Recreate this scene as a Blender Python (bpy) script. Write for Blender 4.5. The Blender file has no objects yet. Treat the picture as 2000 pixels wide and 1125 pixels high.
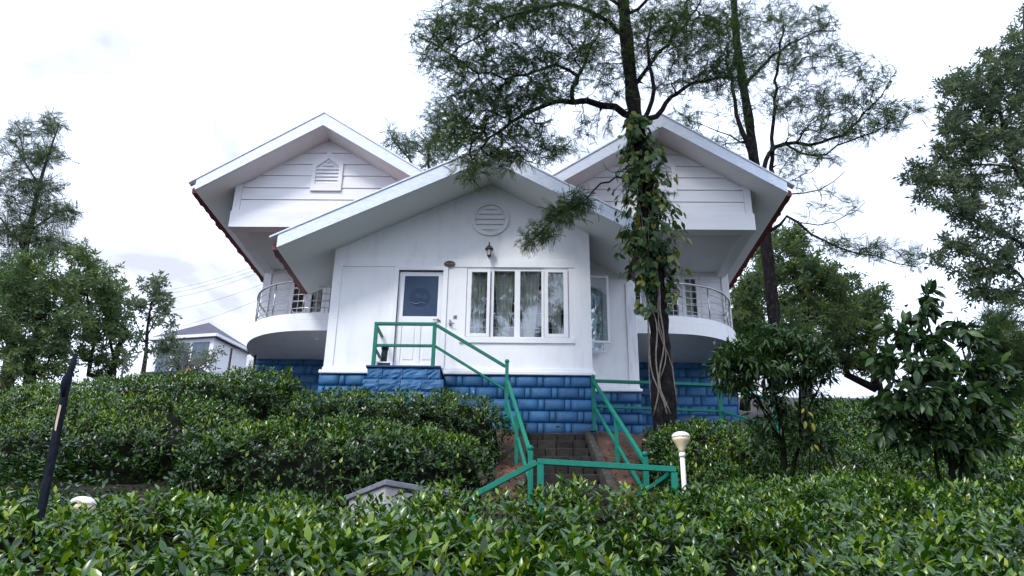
import bpy, math, random
import numpy as np
from mathutils import Vector, Matrix

random.seed(7)
rng = np.random.default_rng(7)
SC = bpy.context.scene
COL = SC.collection

# ------------------------------------------------------------------ camera
# world axes: X right, Y into the hillside, Z up; the eye is at the origin.
FPX = 1552.796
CM = np.array([[0.99984479, -0.00756279, -0.01591227],
               [0.01195292, -0.37233333, 0.9280221],
               [0.0129431, 0.92806826, 0.37218514]])        # world = CM @ (right, up, forward)
cam_d = bpy.data.cameras.new('camera')
cam = bpy.data.objects.new('camera', cam_d)
COL.objects.link(cam)
cam_d.sensor_width = 36.0
cam_d.lens = 36.0 * FPX / 2000.0
cam_d.clip_start = 0.05
cam_d.clip_end = 2000.0
mw = Matrix.Identity(4)
for r_ in range(3):
    mw[r_][0] = CM[r_][0]
    mw[r_][1] = CM[r_][1]
    mw[r_][2] = -CM[r_][2]
cam.matrix_world = mw
SC.camera = cam


def at(px, py, Y):
    """point at distance Y along the view of pixel (px, py) of the 2000 x 1125 photograph"""
    d = CM @ np.array([px - 1000.0, 562.5 - py, FPX])
    return d * (Y / d[1])


def atZ(px, py, Z):
    d = CM @ np.array([px - 1000.0, 562.5 - py, FPX])
    return d * (Z / d[2])


def to_px(P):
    c = np.asarray(P) @ CM
    w = np.maximum(c[..., 2], 1e-6)
    return np.stack([1000 + FPX * c[..., 0] / w, 562.5 - FPX * c[..., 1] / w, c[..., 2]], -1)


# ------------------------------------------------------------------ light
SUN_DIR = Vector((-0.42, -0.62, 0.80)).normalized()         # towards the sun
world = bpy.data.worlds.new('World')
SC.world = world
world.use_nodes = True
nt = world.node_tree
nt.nodes.clear()
N = nt.nodes.new
L = nt.links.new
w_out = N('ShaderNodeOutputWorld')
w_bg = N('ShaderNodeBackground')
w_bg.inputs['Strength'].default_value = 0.10
sky = N('ShaderNodeTexSky')
sky.sky_type = 'NISHITA'
sky.sun_disc = False
sky.sun_elevation = math.asin(SUN_DIR.z)
sky.sun_rotation = math.atan2(SUN_DIR.x, SUN_DIR.y)
sky.air_density = 1.0
sky.dust_density = 2.0
tc = N('ShaderNodeTexCoord')
mp = N('ShaderNodeMapping')
mp.inputs['Scale'].default_value = (1.0, 1.0, 1.8)
mp.inputs['Location'].default_value = (3.1, 0.4, 0.2)
n1 = N('ShaderNodeTexNoise')
n1.inputs['Scale'].default_value = 3.2
n1.inputs['Detail'].default_value = 7.0
n1.inputs['Roughness'].default_value = 0.55
n1.inputs['Distortion'].default_value = 0.4
r1 = N('ShaderNodeValToRGB')
r1.color_ramp.elements[0].position = 0.34
r1.color_ramp.elements[0].color = (6.6, 7.0, 8.2, 1)
r1.color_ramp.elements[1].position = 0.60
r1.color_ramp.elements[1].color = (15.0, 17.2, 22.0, 1)
n2 = N('ShaderNodeTexNoise')
n2.inputs['Scale'].default_value = 1.3
n2.inputs['Detail'].default_value = 4.0
r2 = N('ShaderNodeValToRGB')
r2.color_ramp.elements[0].position = 0.36
r2.color_ramp.elements[0].color = (0.80, 0.80, 0.80, 1)
r2.color_ramp.elements[1].position = 0.52
r2.color_ramp.elements[1].color = (1, 1, 1, 1)
mx = N('ShaderNodeMix')
mx.data_type = 'RGBA'
L(tc.outputs['Generated'], mp.inputs['Vector'])
L(mp.outputs['Vector'], n1.inputs['Vector'])
L(mp.outputs['Vector'], n2.inputs['Vector'])
L(n1.outputs['Fac'], r1.inputs['Fac'])
L(n2.outputs['Fac'], r2.inputs['Fac'])
L(r2.outputs['Color'], mx.inputs['Factor'])
L(sky.outputs['Color'], mx.inputs['A'])
L(r1.outputs['Color'], mx.inputs['B'])
L(mx.outputs['Result'], w_bg.inputs['Color'])
L(w_bg.outputs['Background'], w_out.inputs['Surface'])

sun_d = bpy.data.lights.new('sun', 'SUN')
sun_d.energy = 2.0
sun_d.angle = math.radians(12)
sun_d.color = (1.0, 0.96, 0.90)
sun = bpy.data.objects.new('sun', sun_d)
sun.rotation_euler = SUN_DIR.to_track_quat('Z', 'Y').to_euler()
sun.location = (-20, -30, 40)
COL.objects.link(sun)

SC.view_settings.view_transform = 'Standard'
SC.view_settings.look = 'None'
SC.view_settings.exposure = 0.3
SC.view_settings.gamma = 1.0
SC.view_settings.use_curve_mapping = False
SC.cycles.use_denoising = True
SC.cycles.max_bounces = 6
SC.cycles.diffuse_bounces = 3
SC.cycles.glossy_bounces = 3
SC.cycles.transmission_bounces = 4
SC.cycles.transparent_max_bounces = 8
SC.cycles.caustics_reflective = False
SC.cycles.caustics_refractive = False


# ------------------------------------------------------------------ materials
def new_mat(name):
    m = bpy.data.materials.new(name)
    m.use_nodes = True
    t = m.node_tree
    t.nodes.clear()
    out = t.nodes.new('ShaderNodeOutputMaterial')
    p = t.nodes.new('ShaderNodeBsdfPrincipled')
    t.links.new(p.outputs[0], out.inputs['Surface'])
    return m, t, p, out


def surf(name, a, b=None, rough=0.6, scale=4.0, stretch=(1, 1, 1), bump=0.0, bscale=40.0, metal=0.0,
         lo=0.35, hi=0.7, spec=0.5, third=None, rnd=0.0, detail=6.0):
    """painted / mineral surface: two (or three) tones mixed by noise, fine bump, optional per-piece variation"""
    m, t, p, out = new_mat(name)
    nn, ll = t.nodes.new, t.links.new
    co = nn('ShaderNodeTexCoord')
    ma = nn('ShaderNodeMapping')
    ma.inputs['Scale'].default_value = stretch
    ll(co.outputs['Object'], ma.inputs['Vector'])
    no = nn('ShaderNodeTexNoise')
    no.inputs['Scale'].default_value = scale
    no.inputs['Detail'].default_value = detail
    no.inputs['Roughness'].default_value = 0.65
    ll(ma.outputs['Vector'], no.inputs['Vector'])
    ra = nn('ShaderNodeValToRGB')
    e = ra.color_ramp.elements
    e[0].position = lo
    e[0].color = (*a, 1)
    e[1].position = hi
    e[1].color = (*(b or a), 1)
    if third:
        x = e.new(min(0.99, hi + 0.12))
        x.color = (*third, 1)
    ll(no.outputs['Fac'], ra.inputs['Fac'])
    last = ra.outputs['Color']
    if rnd:
        oi = nn('ShaderNodeObjectInfo')
        mr = nn('ShaderNodeMapRange')
        mr.inputs['To Min'].default_value = 1 - rnd
        mr.inputs['To Max'].default_value = 1 + rnd
        ll(oi.outputs['Random'], mr.inputs['Value'])
        hs = nn('ShaderNodeHueSaturation')
        ll(mr.outputs['Result'], hs.inputs['Value'])
        ll(last, hs.inputs['Color'])
        last = hs.outputs['Color']
    ll(last, p.inputs['Base Color'])
    p.inputs['Roughness'].default_value = rough
    p.inputs['Metallic'].default_value = metal
    p.inputs['Specular IOR Level'].default_value = spec
    if bump:
        bn = nn('ShaderNodeTexNoise')
        bn.inputs['Scale'].default_value = bscale
        bn.inputs['Detail'].default_value = 5.0
        ll(ma.outputs['Vector'], bn.inputs['Vector'])
        bp = nn('ShaderNodeBump')
        bp.inputs['Strength'].default_value = bump
        bp.inputs['Distance'].default_value = 0.02
        ll(bn.outputs['Fac'], bp.inputs['Height'])
        ll(bp.outputs['Normal'], p.inputs['Normal'])
    return m


def leaf_mat(name, stops, rough=0.4, trans=0.25, spec=0.5, from_object=False, coat=0.0):
    """leaf surface: colour by the leaf's own age value, some light shining through"""
    m, t, p, out = new_mat(name)
    nn, ll = t.nodes.new, t.links.new
    ra = nn('ShaderNodeValToRGB')
    e = ra.color_ramp.elements
    e[0].position, e[0].color = stops[0][0], (*stops[0][1], 1)
    e[1].position, e[1].color = stops[-1][0], (*stops[-1][1], 1)
    for s in stops[1:-1]:
        x = e.new(s[0])
        x.color = (*s[1], 1)
    if from_object:
        oi = nn('ShaderNodeObjectInfo')
        ll(oi.outputs['Random'], ra.inputs['Fac'])
    else:
        a = nn('ShaderNodeAttribute')
        a.attribute_name = 'tint'
        ll(a.outputs['Fac'], ra.inputs['Fac'])
    ll(ra.outputs['Color'], p.inputs['Base Color'])
    p.inputs['Roughness'].default_value = rough
    p.inputs['Specular IOR Level'].default_value = spec
    p.inputs['Coat Weight'].default_value = coat
    p.inputs['Coat Roughness'].default_value = 0.2
    if trans:
        tr = nn('ShaderNodeBsdfTranslucent')
        hs = nn('ShaderNodeHueSaturation')
        hs.inputs['Saturation'].default_value = 1.15
        hs.inputs['Value'].default_value = 1.5
        ll(ra.outputs['Color'], hs.inputs['Color'])
        ll(hs.outputs['Color'], tr.inputs['Color'])
        mi = nn('ShaderNodeMixShader')
        mi.inputs[0].default_value = trans
        ll(p.outputs[0], mi.inputs[1])
        ll(tr.outputs[0], mi.inputs[2])
        ll(mi.outputs[0], out.inputs['Surface'])
    return m


def glass_mat(name, tint=(0.9, 0.95, 1.0), refl=0.12):
    m, t, p, out = new_mat(name)
    t.nodes.remove(p)
    nn, ll = t.nodes.new, t.links.new
    tr = nn('ShaderNodeBsdfTransparent')
    tr.inputs[0].default_value = (*tint, 1)
    gl = nn('ShaderNodeBsdfGlossy')
    gl.inputs['Roughness'].default_value = 0.02
    lw = nn('ShaderNodeLayerWeight')
    lw.inputs[0].default_value = 0.25
    mr = nn('ShaderNodeMapRange')
    mr.inputs['To Min'].default_value = refl
    mr.inputs['To Max'].default_value = 0.9
    ll(lw.outputs['Fresnel'], mr.inputs['Value'])
    mi = nn('ShaderNodeMixShader')
    ll(mr.outputs[0], mi.inputs[0])
    ll(tr.outputs[0], mi.inputs[1])
    ll(gl.outputs[0], mi.inputs[2])
    ll(mi.outputs[0], out.inputs['Surface'])
    return m


M = {}
M['wall'] = surf('white_wall_paint', (0.73, 0.745, 0.765), (0.84, 0.845, 0.855), rough=0.75, scale=2.2, stretch=(1.6, 1.6, 0.5), lo=0.28, hi=0.5, bump=0.12, bscale=60)
M['pilaster'] = surf('weathered_white_paint', (0.62, 0.64, 0.66), (0.81, 0.82, 0.84), rough=0.75, scale=5, stretch=(2.5, 2.5, 0.4), bump=0.15, bscale=50, lo=0.33, hi=0.55)
M['trim'] = surf('white_trim_paint', (0.78, 0.79, 0.81), (0.84, 0.85, 0.86), rough=0.55, scale=3)
M['soffit'] = surf('soffit_paint', (0.80, 0.815, 0.81), (0.84, 0.85, 0.845), rough=0.8, scale=1.2)
M['fascia'] = surf('fascia_sky_tinted', (0.66, 0.73, 0.86), (0.78, 0.83, 0.90), rough=0.5, scale=7, stretch=(1, 1, 2.5), bump=0.1, bscale=30, lo=0.4, hi=0.62)  # white paint made bluer than the walls: sky light put into its colour
M['siding'] = surf('siding_paint', (0.76, 0.765, 0.785), (0.82, 0.825, 0.84), rough=0.6, scale=3, stretch=(0.5, 1, 3))
M['ceiling'] = surf('porch_ceiling_paint', (0.60, 0.60, 0.60), (0.66, 0.66, 0.65), rough=0.8, scale=2)
M['blue'] = surf('blue_block_paint', (0.009, 0.082, 0.20), (0.020, 0.118, 0.265), rough=0.55, scale=7, bump=0.4, bscale=45, rnd=0.22, third=(0.055, 0.15, 0.27), lo=0.30, hi=0.66)
M['blue_joint'] = surf('dark_blue_joint', (0.004, 0.036, 0.11), (0.008, 0.05, 0.14), rough=0.6, scale=8)
M['tile'] = surf('red_clay_tile', (0.12, 0.018, 0.018), (0.22, 0.035, 0.03), rough=0.6, scale=8, rnd=0.2)
M['green'] = surf('green_enamel', (0.003, 0.135, 0.092), (0.005, 0.18, 0.12), rough=0.5, spec=0.25, scale=11, third=(0.03, 0.06, 0.045), lo=0.3, hi=0.6, bump=0.15, bscale=60)
M['steel'] = surf('brushed_steel', (0.42, 0.40, 0.39), (0.55, 0.53, 0.52), rough=0.25, metal=1.0, scale=20)
M['black'] = surf('black_metal', (0.012, 0.012, 0.016), (0.02, 0.02, 0.024), rough=0.4)
M['black_plastic'] = surf('black_plastic', (0.012, 0.014, 0.02), (0.02, 0.022, 0.03), rough=0.45)
M['glass'] = glass_mat('window_glass', refl=0.13)
M['glass_pale'] = glass_mat('sash_glass', tint=(0.90, 0.96, 0.98), refl=0.34)
M['frost'] = surf('frosted_blue_glass', (0.030, 0.055, 0.11), (0.040, 0.068, 0.125), rough=0.4, scale=2, spec=0.2)
M['frost_dark'] = surf('etched_blue_glass', (0.013, 0.038, 0.078), (0.018, 0.046, 0.088), rough=0.4, scale=2, spec=0.2)
M['frost_pale'] = surf('pale_etching', (0.12, 0.17, 0.25), (0.10, 0.15, 0.22), rough=0.4, scale=2)
M['curtain'] = surf('curtain_cloth', (0.78, 0.71, 0.48), (0.88, 0.83, 0.64), rough=0.9, scale=14, stretch=(6, 1, 0.4))
M['room'] = surf('room_shade_tone', (0.03, 0.034, 0.055), (0.04, 0.045, 0.07), rough=0.9)  # near-black: the darkness of the unlit rooms is put into the colour
M['stone'] = surf('mossy_step_stone', (0.008, 0.008, 0.006), (0.032, 0.025, 0.020), rough=0.9, scale=7, bump=0.6, bscale=22, rnd=0.3, third=(0.13, 0.115, 0.09), lo=0.35, hi=0.70)
M['kerb'] = surf('old_kerb_cement', (0.010, 0.009, 0.007), (0.050, 0.042, 0.034), rough=0.9, scale=7, third=(0.16, 0.145, 0.12), lo=0.34, hi=0.60, bump=0.7, bscale=25)
M['concrete'] = surf('weathered_concrete', (0.13, 0.14, 0.17), (0.24, 0.25, 0.28), rough=0.85, scale=8, bump=0.3, bscale=40, stretch=(1, 1, 1))
M['plaster'] = surf('cracked_pale_plaster', (0.36, 0.35, 0.34), (0.48, 0.47, 0.46), rough=0.9, scale=6, bump=0.3, bscale=30)
M['crack'] = surf('dark_crack', (0.02, 0.02, 0.02), rough=0.9)
M['soil'] = surf('red_brown_soil', (0.016, 0.011, 0.008), (0.075, 0.036, 0.021), rough=0.95, scale=2.2, bump=0.9, bscale=14, third=(0.16, 0.066, 0.036), lo=0.26, hi=0.56, detail=10)
M['cream_glass'] = surf('cream_opal_plastic', (0.80, 0.66, 0.40), (0.86, 0.74, 0.48), rough=0.3, scale=3)
M['opal_top'] = surf('white_opal_plastic', (0.82, 0.80, 0.76), (0.86, 0.84, 0.80), rough=0.3, scale=3)
M['charred'] = surf('charred_dark_wood', (0.004, 0.006, 0.009), (0.014, 0.018, 0.026), rough=0.95, spec=0.1, scale=10, stretch=(3, 3, 0.6), bump=0.6, bscale=30)
M['cut_wood'] = surf('pale_bare_wood', (0.42, 0.32, 0.20), (0.60, 0.48, 0.33), rough=0.8, scale=8)
M['bark'] = surf('dark_bark', (0.004, 0.004, 0.005), (0.020, 0.017, 0.018), rough=0.95, scale=8, stretch=(1.6, 1.6, 0.8), bump=1.0, bscale=26, third=(0.17, 0.155, 0.14), lo=0.36, hi=0.62, detail=12, spec=0.1)
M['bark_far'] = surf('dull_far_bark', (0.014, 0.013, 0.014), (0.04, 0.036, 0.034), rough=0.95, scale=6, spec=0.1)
M['bark_pale'] = surf('pale_grey_bark', (0.16, 0.15, 0.14), (0.30, 0.28, 0.26), rough=0.9, scale=8)
M['vine_wood'] = surf('pale_vine_bark', (0.11, 0.09, 0.072), (0.28, 0.24, 0.20), rough=0.9, scale=14, bump=0.5, bscale=40)
M['twig'] = surf('twig_and_gap_shade', (0.005, 0.007, 0.004), (0.012, 0.013, 0.007), rough=0.95, scale=12, spec=0.05)  # twigs and stems; on the hedge hull it paints the shade between leaves
M['sign_brown'] = surf('dark_brown_sign', (0.035, 0.018, 0.012), (0.055, 0.028, 0.018), rough=0.5)
M['sign_cream'] = surf('cream_sign_paint', (0.55, 0.44, 0.36), rough=0.6)
M['far_roof'] = surf('slate_tile_far', (0.055, 0.05, 0.075), (0.09, 0.085, 0.115), rough=0.8, scale=1.5, stretch=(1, 1, 5))
M['far_wall'] = surf('far_white_wall', (0.72, 0.73, 0.77), (0.78, 0.79, 0.82), rough=0.8)
M['far_dark'] = surf('far_shade_glass', (0.06, 0.09, 0.13), (0.10, 0.14, 0.19), rough=0.3)
M['wire'] = surf('grey_wire', (0.20, 0.20, 0.22), rough=0.5)
M['brass'] = surf('dull_steel_fitting', (0.25, 0.24, 0.23), rough=0.35, metal=0.8)
M['red_cloth'] = surf('red_cloth', (0.55, 0.05, 0.06), rough=0.8)

TEA = [(0.0, (0.009, 0.030, 0.006)), (0.35, (0.026, 0.076, 0.008)), (0.62, (0.064, 0.142, 0.010)), (0.85, (0.165, 0.255, 0.014)), (1.0, (0.29, 0.33, 0.018))]
TEA1 = [(0.0, (0.009, 0.030, 0.006)), (0.45, (0.027, 0.080, 0.008)), (0.74, (0.064, 0.142, 0.010)), (0.92, (0.165, 0.255, 0.014)), (1.0, (0.26, 0.31, 0.018))]
M['tea'] = leaf_mat('tea_leaf', TEA, rough=0.27, trans=0.20, spec=0.6)
M['tea_one'] = leaf_mat('tea_leaf_single', TEA1, rough=0.27, trans=0.20, spec=0.6, from_object=True)
DK = [(0.0, (0.016, 0.036, 0.013)), (0.5, (0.030, 0.066, 0.019)), (0.9, (0.054, 0.105, 0.024)), (1.0, (0.10, 0.145, 0.028))]
M['shrub'] = leaf_mat('dark_shrub_leaf', DK, rough=0.38, trans=0.16, spec=0.32)
M['shrub_one'] = leaf_mat('dark_shrub_leaf_single', DK, rough=0.38, trans=0.16, spec=0.32, from_object=True)
VN = [(0.0, (0.022, 0.058, 0.022)), (0.55, (0.040, 0.090, 0.028)), (0.78, (0.08, 0.125, 0.026)), (0.93, (0.17, 0.18, 0.03)), (1.0, (0.28, 0.23, 0.05))]
M['vine_one'] = leaf_mat('vine_leaf_single', VN, rough=0.5, trans=0.3, spec=0.3, from_object=True)
M['vine'] = leaf_mat('vine_leaf', VN, rough=0.5, trans=0.3, spec=0.3)
M['oak'] = leaf_mat('feathery_leaf', [(0.0, (0.028, 0.048, 0.024)), (0.45, (0.052, 0.090, 0.032)), (0.8, (0.095, 0.145, 0.036)), (1.0, (0.17, 0.19, 0.045))], rough=0.6, trans=0.42, spec=0.3)
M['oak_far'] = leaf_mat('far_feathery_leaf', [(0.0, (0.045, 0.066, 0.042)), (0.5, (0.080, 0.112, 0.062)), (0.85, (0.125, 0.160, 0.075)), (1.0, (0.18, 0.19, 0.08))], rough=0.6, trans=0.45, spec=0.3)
M['broad'] = leaf_mat('broad_tree_leaf', [(0.0, (0.045, 0.078, 0.036)), (0.5, (0.085, 0.135, 0.048)), (0.85, (0.16, 0.20, 0.055)), (1.0, (0.23, 0.25, 0.06))], rough=0.5, trans=0.4, spec=0.35)
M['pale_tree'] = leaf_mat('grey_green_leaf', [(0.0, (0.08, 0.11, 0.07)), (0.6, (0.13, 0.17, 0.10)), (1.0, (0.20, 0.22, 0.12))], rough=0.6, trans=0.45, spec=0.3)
M['yellow_leaf'] = leaf_mat('yellowed_leaf', [(0.0, (0.20, 0.20, 0.015)), (1.0, (0.40, 0.30, 0.04))], rough=0.5, trans=0.3, from_object=True)


# ------------------------------------------------------------------ mesh building
class MB:
    def __init__(self):
        self.v, self.f, self.sm = [], [], []

    def add(self, vs, fs, smooth=False):
        o = len(self.v)
        self.v.extend([tuple(map(float, p)) for p in vs])
        self.f.extend([tuple(i + o for i in q) for q in fs])
        self.sm.extend([smooth] * len(fs))
        return self

    def box(self, x0, x1, y0, y1, z0, z1):
        vs = [(x, y, z) for z in (z0, z1) for y in (y0, y1) for x in (x0, x1)]
        return self.add(vs, [(0, 2, 3, 1), (4, 5, 7, 6), (0, 1, 5, 4), (2, 6, 7, 3), (0, 4, 6, 2), (1, 3, 7, 5)])

    def prism(self, poly, axis, a, b):
        """polygon of 2D points extruded along axis ('x','y','z') from a to b"""
        n = len(poly)
        mk = {'y': lambda p, t: (p[0], t, p[1]), 'x': lambda p, t: (t, p[0], p[1]), 'z': lambda p, t: (p[0], p[1], t)}[axis]
        vs = [mk(p, a) for p in poly] + [mk(p, b) for p in poly]
        fs = [tuple(range(n)), tuple(range(2 * n - 1, n - 1, -1))]
        fs += [(i, (i + 1) % n + 0, (i + 1) % n + n, i + n)[::-1] for i in range(n)]
        return self.add(vs, fs)

    def bar(self, p, q, w, h=None, up=(0, 0, 1)):
        """square bar from p to q"""
        h = h or w
        p, q = Vector(p), Vector(q)
        d = (q - p).normalized()
        u = Vector(up)
        if abs(d.dot(u)) > 0.95:
            u = Vector((0, 1, 0))
        s = d.cross(u).normalized() * (w / 2)
        t = s.cross(d).normalized() * (h / 2)
        vs = [p - s - t, p + s - t, p + s + t, p - s + t, q - s - t, q + s - t, q + s + t, q - s + t]
        return self.add(vs, [(3, 2, 1, 0), (4, 5, 6, 7), (0, 1, 5, 4), (1, 2, 6, 5), (2, 3, 7, 6), (3, 0, 4, 7)])

    def tube(self, pts, rad, sides=8, smooth=True, cap=True):
        pts = [Vector(p) for p in pts]
        n = len(pts)
        rad = [rad] * n if np.isscalar(rad) else list(rad)
        vs, fs = [], []
        prev = None
        for i, p in enumerate(pts):
            d = (pts[min(i + 1, n - 1)] - pts[max(i - 1, 0)]).normalized()
            if prev is None:
                a = Vector((0, 0, 1)) if abs(d.z) < 0.9 else Vector((1, 0, 0))
                s = d.cross(a).normalized()
            else:
                s = (prev - d * prev.dot(d)).normalized()
            prev = s
            t = d.cross(s)
            for k in range(sides):
                an = 2 * math.pi * k / sides
                vs.append(p + (s * math.cos(an) + t * math.sin(an)) * rad[i])
        for i in range(n - 1):
            for k in range(sides):
                k2 = (k + 1) % sides
                fs.append((i * sides + k, i * sides + k2, (i + 1) * sides + k2, (i + 1) * sides + k))
        if cap:
            fs.append(tuple(range(sides - 1, -1, -1)))
            fs.append(tuple(range((n - 1) * sides, n * sides)))
        return self.add(vs, fs, smooth)

    def lathe(self, prof, c, sides=20, smooth=True):
        vs, fs = [], []
        for r, z in prof:
            for k in range(sides):
                a = 2 * math.pi * k / sides
                vs.append((c[0] + r * math.cos(a), c[1] + r * math.sin(a), c[2] + z))
        for i in range(len(prof) - 1):
            for k in range(sides):
                k2 = (k + 1) % sides
                fs.append((i * sides + k, i * sides + k2, (i + 1) * sides + k2, (i + 1) * sides + k))
        fs.append(tuple(range(sides - 1, -1, -1)))
        fs.append(tuple(range((len(prof) - 1) * sides, len(prof) * sides)))
        return self.add(vs, fs, smooth)

    def ball(self, c, r, sides=12, rings=8):
        prof = [(max(1e-4, r * math.sin(math.pi * i / rings)), -r * math.cos(math.pi * i / rings)) for i in range(rings + 1)]
        return self.lathe(prof, c, sides)

    def build(self, name, mat, parent=None, bevel=0.0, kind=None, label=None):
        off = OFF.get(parent.name, (0, 0, 0)) if parent else (0, 0, 0)
        me = bpy.data.meshes.new(name)
        me.from_pydata([(p[0] - off[0], p[1] - off[1], p[2] - off[2]) for p in self.v], [], self.f)
        me.materials.append(mat)
        me.polygons.foreach_set('use_smooth', self.sm)
        me.update()
        o = link(name, me, parent)
        if bevel:
            md = o.modifiers.new('bevel', 'BEVEL')
            md.width = bevel
            md.segments = 1
            md.limit_method = 'ANGLE'
        if kind:
            o['kind'] = kind
        if label:
            o['label'] = label
        return o


OFF = {}


def link(name, me, parent=None):
    o = bpy.data.objects.new(name, me)
    COL.objects.link(o)
    if parent is not None:
        o.parent = parent
        OFF[o.name] = OFF.get(parent.name, (0, 0, 0))
    return o


def tag(o, label=None, cat=None, group=None, kind=None):
    if label:
        o['label'] = label
    if cat:
        o['category'] = cat
    if group:
        o['group'] = group
    if kind:
        o['kind'] = kind
    return o


def thing(name, loc, label, cat, group=None):
    o = bpy.data.objects.new(name, None)
    o.empty_display_size = 0.2
    COL.objects.link(o)
    o.location = tuple(map(float, loc))
    OFF[o.name] = tuple(map(float, loc))
    return tag(o, label, cat, group)


def inst(name, me, parent, world_matrix, mat=None):
    """a piece sharing its mesh with alike pieces"""
    o = bpy.data.objects.new(name, me)
    COL.objects.link(o)
    off = OFF.get(parent.name, (0, 0, 0)) if parent else (0, 0, 0)
    o.parent = parent
    o.matrix_local = Matrix.Translation((-off[0], -off[1], -off[2])) @ world_matrix
    return o


def np_mesh(name, V, F, mat, parent=None, tint=None, smooth=True, kind=None, mats=None):
    """mesh straight from arrays: V (n,3), F (m,3 or 4)"""
    off = np.array(OFF.get(parent.name, (0, 0, 0)) if parent else (0, 0, 0))
    me = bpy.data.meshes.new(name)
    k = F.shape[1]
    me.vertices.add(len(V))
    me.vertices.foreach_set('co', (V - off).astype(np.float32).ravel())
    me.loops.add(F.size)
    me.loops.foreach_set('vertex_index', F.astype(np.int32).ravel())
    me.polygons.add(len(F))
    me.polygons.foreach_set('loop_start', np.arange(0, F.size, k, dtype=np.int32))
    me.polygons.foreach_set('loop_total', np.full(len(F), k, dtype=np.int32))
    me.polygons.foreach_set('use_smooth', np.full(len(F), smooth, dtype=bool))
    me.materials.append(mat)
    me.update(calc_edges=True)
    if tint is not None:
        at_ = me.attributes.new('tint', 'FLOAT', 'POINT')
        at_.data.foreach_set('value', tint.astype(np.float32))
    o = link(name, me, parent)
    if kind:
        o['kind'] = kind
    return o


def unit(a):
    return a / np.maximum(np.linalg.norm(a, axis=-1, keepdims=True), 1e-9)


def frames(d, n):
    """rotation matrices with columns d, n x d, n"""
    d = unit(d)
    n = unit(n - d * np.sum(n * d, -1, keepdims=True))
    return np.stack([d, np.cross(n, d), n], -1)


def scatter(tv, tf, pos, R, s, tint):
    n, k = len(pos), len(tv)
    V = np.einsum('nij,kj->nki', R, tv) * np.asarray(s)[:, None, None] + pos[:, None, :]
    F = tf[None] + (np.arange(n) * k)[:, None, None]
    return V.reshape(-1, 3), F.reshape(-1, tf.shape[1]), np.repeat(tint, k)


def hash2(ix, iy, seed):
    h = np.sin(ix * 127.1 + iy * 311.7 + seed * 74.7) * 43758.5453
    return h - np.floor(h)


def vnoise(x, y, seed=0):
    ix, iy = np.floor(x), np.floor(y)
    fx, fy = x - ix, y - iy
    fx, fy = fx * fx * (3 - 2 * fx), fy * fy * (3 - 2 * fy)
    a, b = hash2(ix, iy, seed), hash2(ix + 1, iy, seed)
    c, d = hash2(ix, iy + 1, seed), hash2(ix + 1, iy + 1, seed)
    return (a * (1 - fx) + b * fx) * (1 - fy) + (c * (1 - fx) + d * fx) * fy


def sstep(a, b, x):
    t = np.clip((x - a) / (b - a), 0, 1)
    return t * t * (3 - 2 * t)


# ------------------------------------------------------------------ ground
STEP_X0, STEP_X1 = 0.06, 1.11
KERB_X1 = 1.27


def stair_z(Y):
    return 2.98 - 0.52 * (14.6 - Y)


def ground_z(X, Y):
    X, Y = np.asarray(X, float), np.asarray(Y, float)
    b = np.interp(Y, [-80, 1.6, 2.6, 3.4, 4.2, 6.0, 8.0, 9.2, 10.4, 11.4, 12.2, 14.4, 14.8, 25, 90, 400],
                  [-1.6, -1.5, -1.0, -0.65, -0.45, 0.05, 0.5, 0.8, 1.1, 1.42, 1.78, 2.95, 3.0, 3.0, 16.0, 16.5])
    side = np.interp(Y, [14.6, 85, 130, 400], [3.0, 21.6, 24.0, 24.5])
    s = sstep(6.9, 8.6, np.abs(X + 0.8))
    z = np.where(Y > 14.6, b * (1 - s) + side * s, b)
    # left of the stairs the bank climbs earlier
    lf = sstep(-0.7, -2.5, X) * sstep(9.0, 10.6, Y) * sstep(14.9, 13.6, Y)
    z = z + 0.28 * lf
    near = sstep(30, 20, Y) * sstep(2, 3, Y)
    z = z + near * (0.10 * (vnoise(X * 1.3, Y * 1.3, 3) - 0.5) + 0.05 * (vnoise(X * 4.1, Y * 4.1, 5) - 0.5))
    cut = (X > STEP_X0 - 0.06) & (X < KERB_X1 - 0.06) & (Y > 9.8) & (Y < 14.7)
    z = np.where(cut, np.minimum(z, stair_z(Y) - 0.45), z)
    bank = (Y > 11.0) & (Y < 14.6) & (((X > KERB_X1 - 0.06) & (X < 2.0)) | ((X < STEP_X0 - 0.06) & (X > -0.45)))
    z = np.where(bank, stair_z(Y) + 0.03 + 0.06 * vnoise(X * 3, Y * 3, 9), z)
    return z


def humus_mix(m):
    # red earth shows where the bank was cut for the steps; elsewhere dark leaf mould
    t = m.node_tree
    p = next(n for n in t.nodes if n.type == 'BSDF_PRINCIPLED')
    src = p.inputs['Base Color'].links[0].from_socket
    a = t.nodes.new('ShaderNodeAttribute')
    a.attribute_name = 'tint'
    mixn = t.nodes.new('ShaderNodeMix')
    mixn.data_type = 'RGBA'
    dark = t.nodes.new('ShaderNodeHueSaturation')
    dark.inputs['Value'].default_value = 0.28
    dark.inputs['Saturation'].default_value = 0.7
    t.links.new(src, dark.inputs['Color'])
    t.links.new(a.outputs['Fac'], mixn.inputs['Factor'])
    t.links.new(dark.outputs['Color'], mixn.inputs['A'])
    t.links.new(src, mixn.inputs['B'])
    t.links.new(mixn.outputs['Result'], p.inputs['Base Color'])


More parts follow.
